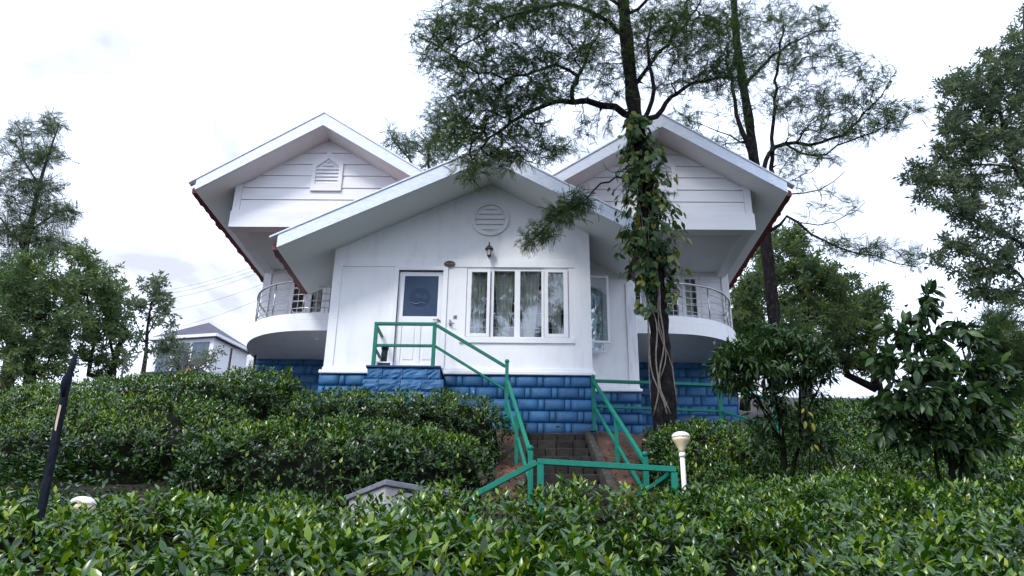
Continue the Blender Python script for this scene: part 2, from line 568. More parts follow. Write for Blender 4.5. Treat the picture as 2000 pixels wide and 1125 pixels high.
def build_ground():
    xs = np.unique(np.concatenate([np.linspace(-300, -30, 14), np.linspace(-30, -9, 30), np.arange(-9, 9.01, 0.12), np.linspace(9, 30, 36), np.linspace(30, 300, 14)]))
    ys = np.unique(np.concatenate([np.linspace(-80, 1, 10), np.arange(1, 16.01, 0.12), np.linspace(16, 40, 40), np.linspace(40, 400, 30)]))
    X, Y = np.meshgrid(xs, ys)
    Z = ground_z(X, Y)
    V = np.stack([X, Y, Z], -1).reshape(-1, 3)
    nx = len(xs)
    i = np.arange(len(ys) - 1)[:, None] * nx + np.arange(nx - 1)[None]
    F = np.stack([i, i + 1, i + 1 + nx, i + nx], -1).reshape(-1, 4)
    red = sstep(-1.6, -.5, V[:, 0]) * sstep(3.4, 2.2, V[:, 0]) * sstep(9.6, 10.6, V[:, 1]) * sstep(17, 15, V[:, 1])
    humus_mix(M['soil'])
    np_mesh('ground', V, F, M['soil'], tint=red, kind='structure')


build_ground()


# ------------------------------------------------------------------ house
house = thing('house', (-0.77, 15.2, 3.0), 'white hillside cottage with three gabled roofs, blue stone base and two round balconies', 'house')


def panel(mb, x0, x1, y0, y1, z0, z1, holes):
    """wall slab x0..x1, z0..z1 with rectangular holes (hx0,hx1,hz0,hz1), sorted left to right"""
    x = x0
    for hx0, hx1, hz0, hz1 in holes:
        mb.box(x, hx0, y0, y1, z0, z1)
        mb.box(hx0, hx1, y0, y1, z0, hz0)
        mb.box(hx0, hx1, y0, y1, hz1, z1)
        x = hx1
    mb.box(x, x1, y0, y1, z0, z1)


WX0, WX1, WY = -3.98, 1.35, 15.20
RX, RZ, RL, RR = -0.75, 8.524, 0.488, 0.555       # front roof: ridge x, soffit apex z, left and right slope
DOOR = (-2.61, -1.69, 4.36, 6.475)
WIN = (-1.20, 0.905, 5.02, 6.55)

mb = MB()
panel(mb, WX0, WX1, WY, WY + 0.2, 4.30, 6.60, [DOOR, WIN])
zl = RZ - RL * (RX - WX0)
zr = RZ - RR * (WX1 - RX)
mb.prism([(WX0, 6.60), (WX1, 6.60), (WX1, zr), (RX, RZ), (WX0, zl)], 'y', WY, WY + 0.2)
front_wall = mb.build('front_wall', M['wall'], house)
MB().box(WX0, WX0 + 0.2, WY + 0.2, 18.7, 2.6, 6.98).build('side_wall', M['wall'], house)
mb = MB()
mb.box(WX1 - 0.2, WX1, WY + 0.2, 15.45, 2.6, 7.2)
mb.box(WX1 - 0.2, WX1, 15.45, 16.40, 2.6, 5.05)
mb.box(WX1 - 0.2, WX1, 15.45, 16.40, 6.6, 7.2)
mb.box(WX1 - 0.2, WX1, 16.40, 16.65, 2.6, 7.2)
side_wall = mb.build('side_wall', M['wall'], house)
# the recessed wall to the right of the front room
mb = MB()
mb.prism([(1.352, 2.6), (2.43, 2.6), (2.43, RZ - RR * (2.43 - RX) + 0.02), (1.352, RZ - RR * (1.352 - RX) + 0.02)], 'y', 16.45, 16.65)
mb.box(2.23, 2.43, 16.65, 18.7, 2.6, 6.7)
recess_wall = mb.build('recess_wall', M['wall'], house)
MB().box(2.235, 2.452, 16.415, 16.65, 4.30, 6.72).build('pilaster', M['pilaster'], house, bevel=0.006)
# interior shell seen through the glass
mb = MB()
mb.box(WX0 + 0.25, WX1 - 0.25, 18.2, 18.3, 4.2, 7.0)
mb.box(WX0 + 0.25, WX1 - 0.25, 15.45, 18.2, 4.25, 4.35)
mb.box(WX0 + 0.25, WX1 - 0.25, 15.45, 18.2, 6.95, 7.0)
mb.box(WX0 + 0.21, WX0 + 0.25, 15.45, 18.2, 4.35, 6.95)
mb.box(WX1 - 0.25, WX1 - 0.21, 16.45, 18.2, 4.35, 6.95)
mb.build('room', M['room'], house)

# raised boards on the front wall
T = 0.022
for i, (a, b, c, d) in enumerate([(WX0 - 0.003, -3.80, 4.37, zl - 0.01), (1.17, WX1 + 0.003, 4.37, zr - 0.01)]):
    MB().box(a, b, WY - T, WY + 0.01, c, d).build('pilaster', M['wall'], house, bevel=0.004)
mb = MB()
mb.box(-3.80, 1.17, WY - T + 0.004, WY + 0.01, 6.553, 6.72)
mb.box(1.02, 1.17, WY - T + 0.004, WY + 0.01, 4.37, 6.553)
mb.build('wall_band', M['wall'], house, bevel=0.003)
MB().box(-1.31, 1.02, WY - 0.035, WY + 0.01, 4.90, 5.02).build('window_sill_band', M['trim'], house, bevel=0.004)
# base moulding: two stepped courses of white trim
mb = MB()
mb.box(WX0 - 0.02, -2.955, WY - 0.05, WY, 4.30, 4.372)
mb.box(WX0 - 0.07, -2.955, WY - 0.10, WY, 4.225, 4.30)
mb.box(-1.59, WX1 + 0.02, WY - 0.05, WY, 4.30, 4.372)
mb.box(-1.59, WX1 + 0.06, WY - 0.10, WY, 4.225, 4.30)
mb.box(WX1 + 0.0, WX1 + 0.06, WY, 16.40, 4.225, 4.30)
mb.box(WX0 - 0.07, WX0, WY, 18.6, 4.225, 4.30)
mb.build('base_moulding', M['trim'], house, bevel=0.012)
mb = MB()
mb.box(1.415, 2.455, 16.39, 16.45, 4.30, 4.36)
mb.box(1.415, 2.50, 16.35, 16.45, 4.235, 4.30)
mb.build('base_moulding', M['trim'], house, bevel=0.012)

# ---- blue block base
def block_mesh(w, h, d, seed, rough=1.0):
    """rock-faced block: rounded from bottom to top, a little uneven, tooled edges"""
    r = random.Random(seed)
    nx, nz = (6, 6) if rough > 2 else (4, 6)
    vs, fs = [], []
    for j in range(nz):
        for i in range(nx):
            u, v = i / (nx - 1), j / (nz - 1)
            bow = math.sqrt(max(0, 1 - (2 * v - 1) ** 2 * .93))
            side = 1.0 if 0 < i < nx - 1 else .72
            y = -d * bow * side + r.uniform(-.003, .003) * rough
            uu = .05 + .9 * u if False else (u if i in (0, nx - 1) else .5 + (u - .5) * 1.15)
            vs.append(((uu - .5) * (w - .010), y, (v - .5) * (h - .006)))
    for j in range(nz - 1):
        for i in range(nx - 1):
            a = j * nx + i
            fs.append((a, a + 1, a + 1 + nx, a + nx))
    o = len(vs)
    for (i, j) in ((0, 0), (nx - 1, 0), (nx - 1, nz - 1), (0, nz - 1)):
        p = vs[j * nx + i]
        vs.append((p[0], 0.01, p[2]))
    bot = [i for i in range(nx)]
    top = [(nz - 1) * nx + i for i in range(nx)]
    lef = [j * nx for j in range(nz)]
    rig = [j * nx + nx - 1 for j in range(nz)]
    fs += [tuple(bot[::-1] + [o, o + 1]), tuple(top + [o + 2, o + 3]), tuple(lef + [o + 3, o]), tuple(rig[::-1] + [o + 1, o + 2])]
    me = bpy.data.meshes.new('stone_block')
    me.from_pydata(vs, [], fs)
    me.materials.append(M['blue'])
    me.polygons.foreach_set('use_smooth', [rough < 2] * ((nx - 1) * (nz - 1)) + [False] * 4)
    me.update()
    return me


BLK = {}
def block(w, h, k, d=0.055):
    key = (round(w, 2), round(h, 3), k, d)
    if key not in BLK:
        BLK[key] = block_mesh(key[0], h, d, hash(key) % 9999)
    return BLK[key]


def lay(parent, x0, x1, y, ztop, n, ch=0.231, long=0.40, short=0.125, d=0.055, ph=0.0):
    for c in range(n):
        z = ztop - (c + .5) * ch
        x = x0 - ((c % 2) * (long / 2 + short / 2) + ph)
        k = 0
        while x < x1 - 0.01:
            w = long if k % 2 == 0 else short
            w += random.choice((-.01, 0, .01)) if w > .2 else 0
            a, b = max(x, x0), min(x + w, x1)
            if b - a > 0.05:
                inst('stone_block', block(b - a, ch, random.randrange(3), d), parent, Matrix.Translation(((a + b) / 2, y, z)))
            x += w
            k += 1


pl = MB().box(WX0 - 0.03, WX1 + 0.02, WY - 0.03, WY + 0.2, 2.5, 4.215).build('plinth', M['blue_joint'], house)
lay(pl, WX0 - 0.06, -2.95, WY - 0.03, 4.215, 5)
lay(pl, -1.60, WX1 + 0.05, WY - 0.03, 4.215, 6, ph=0.12)
pr = MB().box(WX1 + 0.03, 2.45, 16.42, 16.64, 2.5, 4.225).build('plinth', M['blue_joint'], house)
lay(pr, WX1 + 0.03, 2.47, 16.42, 4.225, 5, long=0.44)
LX0, LX1, BY = -6.62, -3.98, 18.7
QX0, QX1 = 2.43, 5.13
pa = MB().box(LX0, LX1, BY, BY + 0.25, 2.4, 5.66).build('lower_wall', M['blue_joint'], house)
lay(pa, LX0, LX1, BY, 5.66, 6, d=0.02, long=0.46)
pb = MB().box(QX0, QX1, BY, BY + 0.25, 2.4, 5.66).build('lower_wall', M['blue_joint'], house)
lay(pb, QX0, QX1, BY, 5.66, 8, d=0.02, long=0.50, short=0.17, ph=0.2)
# white return of the outer corner seen beside the blue wall
MB().box(LX0 - 0.14, LX0 - 0.003, BY + 0.02, BY + 0.3, 2.4, 5.56).build('corner_pier', M['trim'], house)

# ---- doorstep landing of blue rubble
def rubble(x0, x1, y0, y1, z0, z1, seed, nx=16, nz=5):
    """rock-faced front with broken planes, flat top"""
    r = random.Random(seed)
    g = {}
    vs, fs = [], []
    for j in range(nz + 1):
        for i in range(nx + 1):
            u, v = i / nx, j / nz
            jit = 0 if i in (0, nx) else r.uniform(-.4, .4) / nx
            jz = 0 if j in (0, nz) else r.uniform(-.3, .3) / nz
            g[i, j] = len(vs)
            vs.append((x0 + (x1 - x0) * (u + jit), y0 - r.uniform(-.005, .05) + 0.02 * v, z0 + (z1 - z0) * (v + jz)))
    for j in range(nz):
        for i in range(nx):
            a, b, c, d = g[i, j], g[i + 1, j], g[i + 1, j + 1], g[i, j + 1]
            fs += [(a, b, c), (a, c, d)] if r.random() < .5 else [(a, b, d), (b, c, d)]
    o = len(vs)
    vs += [(x0, y1, z0), (x1, y1, z0), (x1, y1, z1), (x0, y1, z1)]
    fs += [tuple([g[i, nz] for i in range(nx + 1)] + [o + 2, o + 3]), tuple([g[nx, j] for j in range(nz, -1, -1)] + [o + 1, o + 2]), tuple([g[0, j] for j in range(nz + 1)] + [o + 3, o]), (o, o + 3, o + 2, o + 1)]
    return MB().add(vs, fs)


landing = MB().box(-2.94, -1.60, 14.50, 15.10, 3.0, 4.16).build('doorstep', M['blue_joint'], house)
dst = MB().box(-3.00, -1.52, 14.44, 15.10, 3.0, 3.925).build('doorstep_base', M['blue_joint'], landing)
for (x0_, x1_, zc_, hh_, yy_) in ((-2.96, -1.58, 4.045, .235, 14.50), (-3.02, -1.50, 3.81, .235, 14.44), (-3.02, -1.50, 3.575, .235, 14.44)):
    x = x0_
    k = 0
    while x < x1_ - .02:
        w = min(random.uniform(.26, .50), x1_ - x)
        if x1_ - x - w < .15:
            w = x1_ - x
        inst('stone_block', block_mesh(w, hh_, .045, random.randrange(9999), 5.0), landing, Matrix.Translation((x + w / 2, yy_, zc_)))
        x += w
MB().box(-2.99, -1.57, 14.44, 15.19, 4.163, 4.205).build('doorstep_slab', M['blue_joint'], landing, bevel=0.01)
MB().box(-2.62, -1.68, 15.06, 15.195, 4.207, 4.36).build('threshold', M['trim'], landing, bevel=0.01)

# ---- front door
dx0, dx1, dz0, dz1 = DOOR
mb = MB()
mb.box(dx0 - 0.10, dx0, WY - 0.03, WY + 0.10, dz0, dz1)
mb.box(dx1, dx1 + 0.10, WY - 0.03, WY + 0.10, dz0, dz1)
mb.box(dx0 - 0.10, dx1 + 0.10, WY - 0.03, WY + 0.10, dz1, dz1 + 0.078)
mb.build('door_casing', M['trim'], house, bevel=0.004)
door = thing('front_door', (0, 0, 0), None, None)
door.parent = house
OFF['front_door'] = OFF['house']
gx0, gx1, gz0, gz1 = -2.49, -1.787, 5.478, 6.368
mb = MB()
y0, y1 = WY + 0.045, WY + 0.085
mb.box(dx0 + 0.004, gx0, y0, y1, dz0 + .004, dz1 - .012)
mb.box(gx1, dx1 - 0.004, y0, y1, dz0 + .004, dz1 - .012)
mb.box(gx0, gx1, y0, y1, gz1, dz1 - .012)
mb.box(gx0, gx1, y0, y1, 5.30, gz0)
mb.box(gx0, gx1, y0, y1, dz0 + .004, 4.50)
xm = (gx0 + gx1) / 2
mb.box(xm - .04, xm + .04, y0, y1, 4.50, 5.30)
mb.box(gx0, xm - .04, y0 + .018, y1 - .006, 4.50, 5.30)
mb.box(xm + .04, gx1, y0 + .018, y1 - .006, 4.50, 5.30)
mb.box(gx0 + .05, xm - .09, y0 + .006, y0 + .017, 4.56, 5.24)
mb.box(xm + .09, gx1 - .05, y0 + .006, y0 + .017, 4.56, 5.24)
mb.build('door_leaf', M['trim'], door, bevel=0.004)
pane = MB().box(gx0 - .004, gx1 + .004, y0 + .012, y0 + .022, gz0 - .004, gz1 + .004).build('door_pane', M['frost'], door)


def disc(mb, cx, cz, rx, rz, y0, y1, n=28, a0=0, a1=2 * math.pi):
    mb.prism([(cx + rx * math.cos(a0 + (a1 - a0) * i / n), cz + rz * math.sin(a0 + (a1 - a0) * i / n)) for i in range(n)], 'y', y0, y1)
    return mb


# the etched emblem: round field, leaf shape, scroll below
disc(MB(), -2.16, 5.90, 0.222, 0.205, y0 + .009, y0 + .0125).build('etched_disc', M['frost_dark'], door)
mb = MB()
for k, (ang, ln) in enumerate(((2.5, .17), (0.35, .13))):
    c, s = math.cos(ang), math.sin(ang)
    pts = []
    for i in range(13):
        t = i / 12
        w = 0.05 * math.sin(math.pi * t)
        pts.append((t * ln, w))
    pts += [(p[0], -p[1]) for p in pts[-2:0:-1]]
    mb.prism([(-2.12 + p[0] * c - p[1] * s, 5.88 + p[0] * s + p[1] * c) for p in pts], 'y', y0 + .006, y0 + .0095)
mb.build('etched_leaf', M['frost'], door)
mb = MB()
pts = [(-2.38 + 0.03 * i, 5.765 + 0.02 * math.sin(i * .9)) for i in range(13)]
mb.tube([(x, y0 + .008, z) for x, z in pts], [.006 + .012 * math.exp(-((i - 5.5) / 1.6) ** 2) for i in range(13)], 6)
mb.build('etched_scroll', M['frost_pale'], door)
mb = MB()
mb.box(-1.772, -1.742, y0 - .008, y0 + .001, 5.34, 5.43)
mb.tube([(-1.757, y0 - .03, 5.395), (-1.86, y0 - .035, 5.395)], .010, 8)
mb.tube([(-1.757, y0 + .001, 5.395), (-1.757, y0 - .034, 5.395)], .010, 8)
mb.build('door_handle', M['brass'], door)
MB().ball((-1.725, y0 - .015, 5.378), .018, 8, 6).build('lock', M['black'], door)
mb = MB()
mb.box(-1.445, -1.37, WY - .012, WY + .002, 5.41, 5.485)
mb.build('switch_plate', M['brass'], house, bevel=.004)
MB().box(-1.415, -1.39, WY - .018, WY - .012, 5.43, 5.465).build('switch_button', M['black'], house)
mb = MB()
mb.box(-1.52, -1.49, WY - .05, WY, 5.26, 5.38)
mb.tube([(-1.505, WY - .04, 5.30), (-1.47, WY - .07, 5.28), (-1.41, WY - .08, 5.29)], .010, 6)
mb.ball((-1.505, WY - .05, 5.29), .022, 8, 6)
mb.build('wall_tap', M['brass'], house)

# ---- front window
win = thing('front_window', (0, 0, 0), None, None)
win.parent = house
OFF['front_window'] = OFF['house']
mb = MB()
fy0, fy1 = WY + 0.02, WY + 0.11
zt, zb_ = 6.55, 5.02
xs = [-1.20, -0.655, -0.20, -0.098, 0.355, 0.905]
mb.box(-1.20, 0.905, fy0, fy1, 6.48, 6.55)
mb.box(-1.20, 0.905, fy0, fy1, 5.02, 5.045)
for a, b in ((-1.20, -1.185), (-0.70, -0.632), (-0.205, -0.09), (0.347, 0.397), (0.892, 0.905)):
    mb.box(a, b, fy0, fy1, 5.045, 6.48)
mb.build('window_frame', M['trim'], win, bevel=0.004)
PANES = [(-1.09, -0.772, 5.10, 6.432, True), (-0.632, -0.205, 5.045, 6.478, False), (-0.09, 0.347, 5.045, 6.474, False), (0.484, 0.797, 5.10, 6.435, True)]
for (a, b, c, d, sash) in PANES:
    if sash:
        o0, o1 = (a - 0.09, b + 0.065) if a < 0 else (a - 0.082, b + 0.092)
        mb = MB()
        sy0, sy1 = WY - 0.035, WY + 0.015
        mb.box(o0, a, sy0, sy1, c - .08, d + .065)
        mb.box(b, o1, sy0, sy1, c - .08, d + .065)
        mb.box(a, b, sy0, sy1, c - .08, c)
        mb.box(a, b, sy0, sy1, d, d + .065)
        mb.build('sash', M['trim'], win, bevel=0.006)
        gy = WY - 0.005
    else:
        gy = WY + 0.06
    MB().box(a - .003, b + .003, gy, gy + .006, c - .003, d + .003).build('pane', M['glass'], win)
    # burglar bars of thin white rod behind the glass
    mb = MB()
    xc = (a + b) / 2
    mb.box(xc - .006, xc + .006, WY + .125, WY + .135, c, d)
    for z in (5.272, 5.589, 5.90, 6.219):
        mb.box(a - .05, b + .05, WY + .120, WY + .130, z - .005, z + .005)
    mb.build('window_grille', M['trim'], win)
    # tied curtain: wide at the rail, drawn to a narrow waist at the bottom
    nx, nz = 34, 16
    vs, fs = [], []
    off = {0: -.02, 1: 0.0, 2: -.03, 3: 0.01}[PANES.index((a, b, c, d, sash))]
    for j in range(nz + 1):
        v = j / nz
        z = 5.03 + v * (6.52 - 5.03)
        half = (b - a) / 2 * (0.36 + 0.66 * v ** 0.7)
        for i in range(nx + 1):
            u = i / nx * 2 - 1
            fold = math.sin(u * 15 + 0.7 * math.sin(3 * v)) * (0.016 + 0.012 * v)
            vs.append((xc + off + u * half, WY + 0.20 + fold + 0.02 * (1 - v), z))
    for j in range(nz):
        for i in range(nx):
            k = j * (nx + 1) + i
            fs.append((k, k + 1, k + nx + 2, k + nx + 1))
    MB().add(vs, fs, True).build('curtain', M['curtain'], win)


def sash_at(name, parent, x0, x1, y, z0, z1, fr=0.05, ang=0.0, label=None):
    """an open casement: frame and pale pane, hinged at x0"""
    mb = MB()
    w = x1 - x0
    c, s = math.cos(ang), math.sin(ang)
    def bx(a, b, p, q):
        vs = [(x0 + u * c - t * s, y + u * s + t * c, z) for z in (p, q) for t in (-.02, .02) for u in (a, b)]
        mb.add(vs, [(0, 2, 3, 1), (4, 5, 7, 6), (0, 1, 5, 4), (2, 6, 7, 3), (0, 4, 6, 2), (1, 3, 7, 5)])
    bx(0, fr, z0, z1)
    bx(w - fr, w, z0, z1)
    bx(fr, w - fr, z0, z0 + fr)
    bx(fr, w - fr, z1 - fr, z1)
    o = mb.build(name, M['trim'], parent, bevel=.004)
    m2 = MB()
    vs = [(x0 + u * c - t * s, y + u * s + t * c, z) for z in (z0 + fr, z1 - fr) for t in (-.003, .003) for u in (fr, w - fr)]
    m2.add(vs, [(0, 2, 3, 1), (4, 5, 7, 6), (0, 1, 5, 4), (2, 6, 7, 3), (0, 4, 6, 2), (1, 3, 7, 5)])
    m2.build('pane', M['glass_pale'], o)
    return o


sash_at('open_casement', house, 1.36, 1.80, 15.86, 5.14, 6.66, ang=0.05)
sash_at('open_casement', house, 1.36, 1.74, 16.22, 5.03, 6.55, ang=-0.02)

# ---- oculus vent, attic vents
def louvre(parent, name, outline, inner, slats, y, dpt=0.045):
    mb = MB()
    n = len(outline)
    vs = [(p[0], y - dpt, p[1]) for p in outline] + [(p[0], y - dpt, p[1]) for p in inner] + [(p[0], y + .005, p[1]) for p in outline] + [(p[0], y + .005, p[1]) for p in inner]
    fs = []
    for i in range(n):
        j = (i + 1) % n
        fs += [(i, j, n + j, n + i), (i, 2 * n + i, 2 * n + j, j), (n + i, n + j, 3 * n + j, 3 * n + i)]
    mb.add(vs, fs)
    v = mb.build(name, M['siding'], parent)
    for (x0, x1, z0, z1) in slats:
        MB().add([(x0, y - .036, z0), (x1, y - .036, z0), (x1, y - .006, z1), (x0, y - .006, z1), (x0, y - .018, z0 - .01), (x1, y - .018, z0 - .01)],
                 [(0, 1, 2, 3), (0, 4, 5, 1)]).build('slat', M['siding'], v)
    bk = MB()
    bk.prism([(p[0], p[1]) for p in inner], 'y', y - .004, y + .006)
    bk.build('vent_back', M['soffit'], v)
    return v


n = 40
cx, cz, R0, R1 = -0.75, 7.68, 0.405, 0.325
circ = lambda r: [(cx + r * math.cos(2 * math.pi * i / n), cz + r * math.sin(2 * math.pi * i / n)) for i in range(n)]
slats = []
zz = [7.42, 7.545, 7.67, 7.79, 7.905]
zz = [cz - R1 + 0.02] + zz + [cz + R1]
for z0, z1 in zip(zz[:-1], zz[1:]):
    h = min(math.sqrt(max(0, R1 ** 2 - (z0 - cz) ** 2)), math.sqrt(max(0, R1 ** 2 - (z1 - .015 - cz) ** 2))) + .0
    if h > 0.06:
        slats.append((cx - h, cx + h, z0, z1 - .026))
louvre(house, 'round_vent', circ(R0), circ(R1), slats, WY)


def attic_vent(cx, y):
    o, z0, zs, za = 0.355, 8.755, 9.47, 9.78
    def arch(h, zb, zsh, zap, k=8):
        left = [(cx - h, zb), (cx - h, zsh)]
        top = [(cx - h + h * i / k, zsh + (zap - zsh) * i / k) for i in range(1, k + 1)]
        right = [(cx + h * i / k, zap - (zap - zsh) * i / k) for i in range(1, k + 1)]
        return left + top + right + [(cx + h, zb)]
    out = arch(o, z0, zs, za)
    inn = arch(0.265, 8.93, 9.38, 9.60)
    sl = []
    for i in range(7):
        a = 8.945 + i * .093
        h = .262 if a < 9.33 else .262 * max(0.15, (9.60 - a - .09) / .22)
        sl.append((cx - h, cx + h, a, a + .068))
    louvre(house, 'attic_vent', out, inn, sl, y, 0.05)


# ---- the two gable ends with boards
GX = (-4.615, 3.072)
GZ, GS, GY0, GYW = 10.123, 0.634, 15.356, 16.0
for s, gx in ((-1, GX[0]), (1, GX[1])):
    def soff(x, gx=gx):
        return GZ - GS * abs(x - gx)
    e = 2.02                                   # half width of the boarded gable
    # backing wall
    mb = MB()
    mb.prism([(gx - e, 7.95), (gx + e, 7.95), (gx + e, soff(gx + e)), (gx, GZ), (gx - e, soff(gx - e))], 'y', GYW + 0.012, GYW + 0.2)
    gw = mb.build('gable_wall', M['siding'], house)
    zs = [8.236, 8.543, 8.847, 9.165, 9.467, 9.77, 10.10]
    for z0, z1 in zip(zs[:-1], zs[1:]):
        z1 -= 0.010
        x0 = min(e - 0.16, (GZ - z0) / GS)
        x1 = min(e - 0.16, (GZ - z1) / GS)
        x0, x1 = max(x0, .02), max(x1, .01)
        MB().add([(gx - x0, GYW - .022, z0), (gx + x0, GYW - .022, z0), (gx + x1, GYW - .004, z1), (gx - x1, GYW - .004, z1),
                  (gx - x0, GYW + .012, z0), (gx + x0, GYW + .012, z0), (gx + x1, GYW + .012, z1), (gx - x1, GYW + .012, z1)],
                 [(0, 1, 2, 3), (0, 4, 5, 1), (2, 6, 7, 3), (0, 3, 7, 4), (1, 5, 6, 2)]).build('siding_board', M['siding'], gw)
    for q in (-1, 1):
        a, b = sorted((gx + q * (e - .155), gx + q * (e + .004)))
        MB().prism([(a, 8.236), (b, 8.236), (b, soff(b)), (a, soff(a))], 'y', GYW - .028, GYW + .011).build('corner_board', M['siding'], gw)
    # box beam along the gable, ceiling and side beams of the porch below it
    mb = MB()
    mb.box(gx - e - .02, gx + e + .03, GYW - .05, GYW + .22, 7.83, 8.234)
    for q in (-1, 1):
        a, b = sorted((gx + q * (e - .20), gx + q * (e + .02)))
        mb.box(a, b, GYW + .22, 18.70, 7.85, 8.45)
    mb.build('porch_beam', M['siding'], house)
    MB().box(gx - e + .2, gx + e - .2, GYW + .22, 18.70, 7.955, 8.05).build('porch_ceiling', M['ceiling'], house)
    attic_vent(gx + (0.05 if s < 0 else 0), GYW - .012)

    # upper back wall with boards and glazed doors
    x0, x1 = (LX0, LX1) if s < 0 else (QX0, QX1)
    bw = MB()
    lv = [(-4.42 - 1.54 * 0, 0)]
    if s > 0:
        dd = (2.55, 4.42)
    else:
        dd = (-1.54 - 4.42, -1.54 - 2.55)
        dd = (dd[0], min(dd[1], LX1))
    panel(bw, x0, x1, BY, BY + .2, 5.66, 7.96, [(dd[0], dd[1], 5.9, 7.90)])
    bwo = bw.build('balcony_wall', M['wall'], house)
    ex0, ex1 = (dd[1], x1 - .17) if s > 0 else (x0 + .17, dd[0])
    for k in range(7):
        z0 = 5.98 + k * .285
        MB().box(ex0 + .01, ex1 - .005, BY - .016, BY - .001, z0, min(z0 + .275, 7.94)).build('siding_board', M['siding'], bwo)
    pxa, pxb = (x1 - .165, x1 + .02) if s > 0 else (x0 - .03, x0 + .165)
    MB().box(pxa, pxb, BY - .06, BY + .1, 5.66, 7.96).build('corner_pier', M['trim'], house, bevel=.006)
    MB().box(*sorted(((x1 if s > 0 else x0), (x1 - .2 if s > 0 else x0 + .2))), BY + .25, 24.5, 2.4, 8.6).build('side_wall', M['wall'], house)
    bd = thing('balcony_door', (0, 0, 0), None, None)
    bd.parent = house
    OFF[bd.name] = OFF['house']
    nL = 4
    w = 1.87 / nL
    frame = MB()
    for i in range(nL):
        a = (dd[0] if s > 0 else -1.54 - 4.42) + i * w
        b = a + w
        if b > x1 + .001:
            continue
        frame.box(a + .004, a + .10, BY - .01, BY + .05, 5.9, 7.89)
        frame.box(b - .10, b - .004, BY - .01, BY + .05, 5.9, 7.89)
        frame.box(a + .10, b - .10, BY - .01, BY + .05, 7.78, 7.89)
        frame.box(a + .10, b - .10, BY - .01, BY + .05, 5.9, 6.12)
        frame.box((a + b) / 2 - .008, (a + b) / 2 + .008, BY + .0, BY + .02, 6.12, 7.78)
        for z in (6.45, 6.78, 7.11, 7.44):
            frame.box(a + .10, b - .10, BY + .001, BY + .019, z - .007, z + .007)
        MB().box(a + .098, b - .098, BY + .022, BY + .028, 6.115, 7.785).build('pane', M['glass'], bd)
        MB().box(a + .12, b - .16, BY + .12, BY + .14, 6.0, 7.75).build('curtain', M['curtain'], bd) if i % 2 == 1 else None
    frame.build('door_frame', M['trim'], bd, bevel=.003)
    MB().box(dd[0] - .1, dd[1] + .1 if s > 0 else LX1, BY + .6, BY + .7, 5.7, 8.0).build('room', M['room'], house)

# ---- balconies: a straight slab that rounds into the outer wall
def qcurve(s, inset, n=26, ex=2.5):
    """outer edge from the wing corner at the front round to the outer wall, for the left (s=-1) or right wing"""
    cxl, rx, ry = -4.42, 2.2 - inset, 2.23 - inset
    pts = []
    for i in range(n + 1):
        t = math.pi / 2 * i / n
        x = cxl - rx * math.cos(t) ** (2 / ex) if i < n else cxl
        y = BY - ry * math.sin(t) ** (2 / ex)
        pts.append((x if s < 0 else -1.54 - x, y))
    pts = pts[::-1]
    start = (-3.99, BY - ry) if s < 0 else (2.455, BY - ry)
    return [start] + pts


for s in (-1, 1):
    bal = thing('balcony', (0, 0, 0), None, None)
    bal.parent = house
    OFF[bal.name] = OFF['house']
    inner = (-3.99, BY - .003) if s < 0 else (2.455, BY - .003)
    def slab(name, inset, z0, z1, mat):
        poly = qcurve(s, inset) + [inner]
        return MB().prism(poly, 'z', z0, z1).build(name, mat, bal)
    slab('balcony_slab', 0.0, 5.57, 5.826, M['wall'])
    slab('balcony_kerb', 0.012, 5.834, 5.98, M['wall'])
    slab('balcony_joint', 0.03, 5.825, 5.835, M['concrete'])
    path = qcurve(s, 0.10)
    # resample by arc length
    P3 = np.array(path)
    seg = np.r_[0, np.cumsum(np.linalg.norm(np.diff(P3, axis=0), axis=1))]
    def along(t):
        return (float(np.interp(t, seg, P3[:, 0])), float(np.interp(t, seg, P3[:, 1])))
    ts = np.linspace(0.03, seg[-1], 44)
    line = [along(t) for t in ts]
    MB().tube([(x, y, 6.80) for x, y in line], .026, 8).build('handrail', M['steel'], bal)
    MB().ball((*line[-1], 6.80), .05, 10, 8).build('rail_end', M['steel'], bal)
    for k in range(4):
        MB().tube([(x, y, 6.14 + .165 * k) for x, y in line], .009, 5).build('rail_bar', M['steel'], bal)
    for t in (0.13, 0.95, 1.75, 2.5, 3.2):
        if t < seg[-1] - .05:
            x, y = along(t)
            MB().tube([(x, y, 5.975), (x, y, 6.80)], .016, 6).build('rail_post', M['steel'], bal)
mb = MB()
mb.lathe([(.055, 0), (.06, -.012), (.035, -.03), (.01, -.034)][::-1], (-4.72, 17.05, 5.569), 14)
mb.build('ceiling_light', M['opal_top'], house)

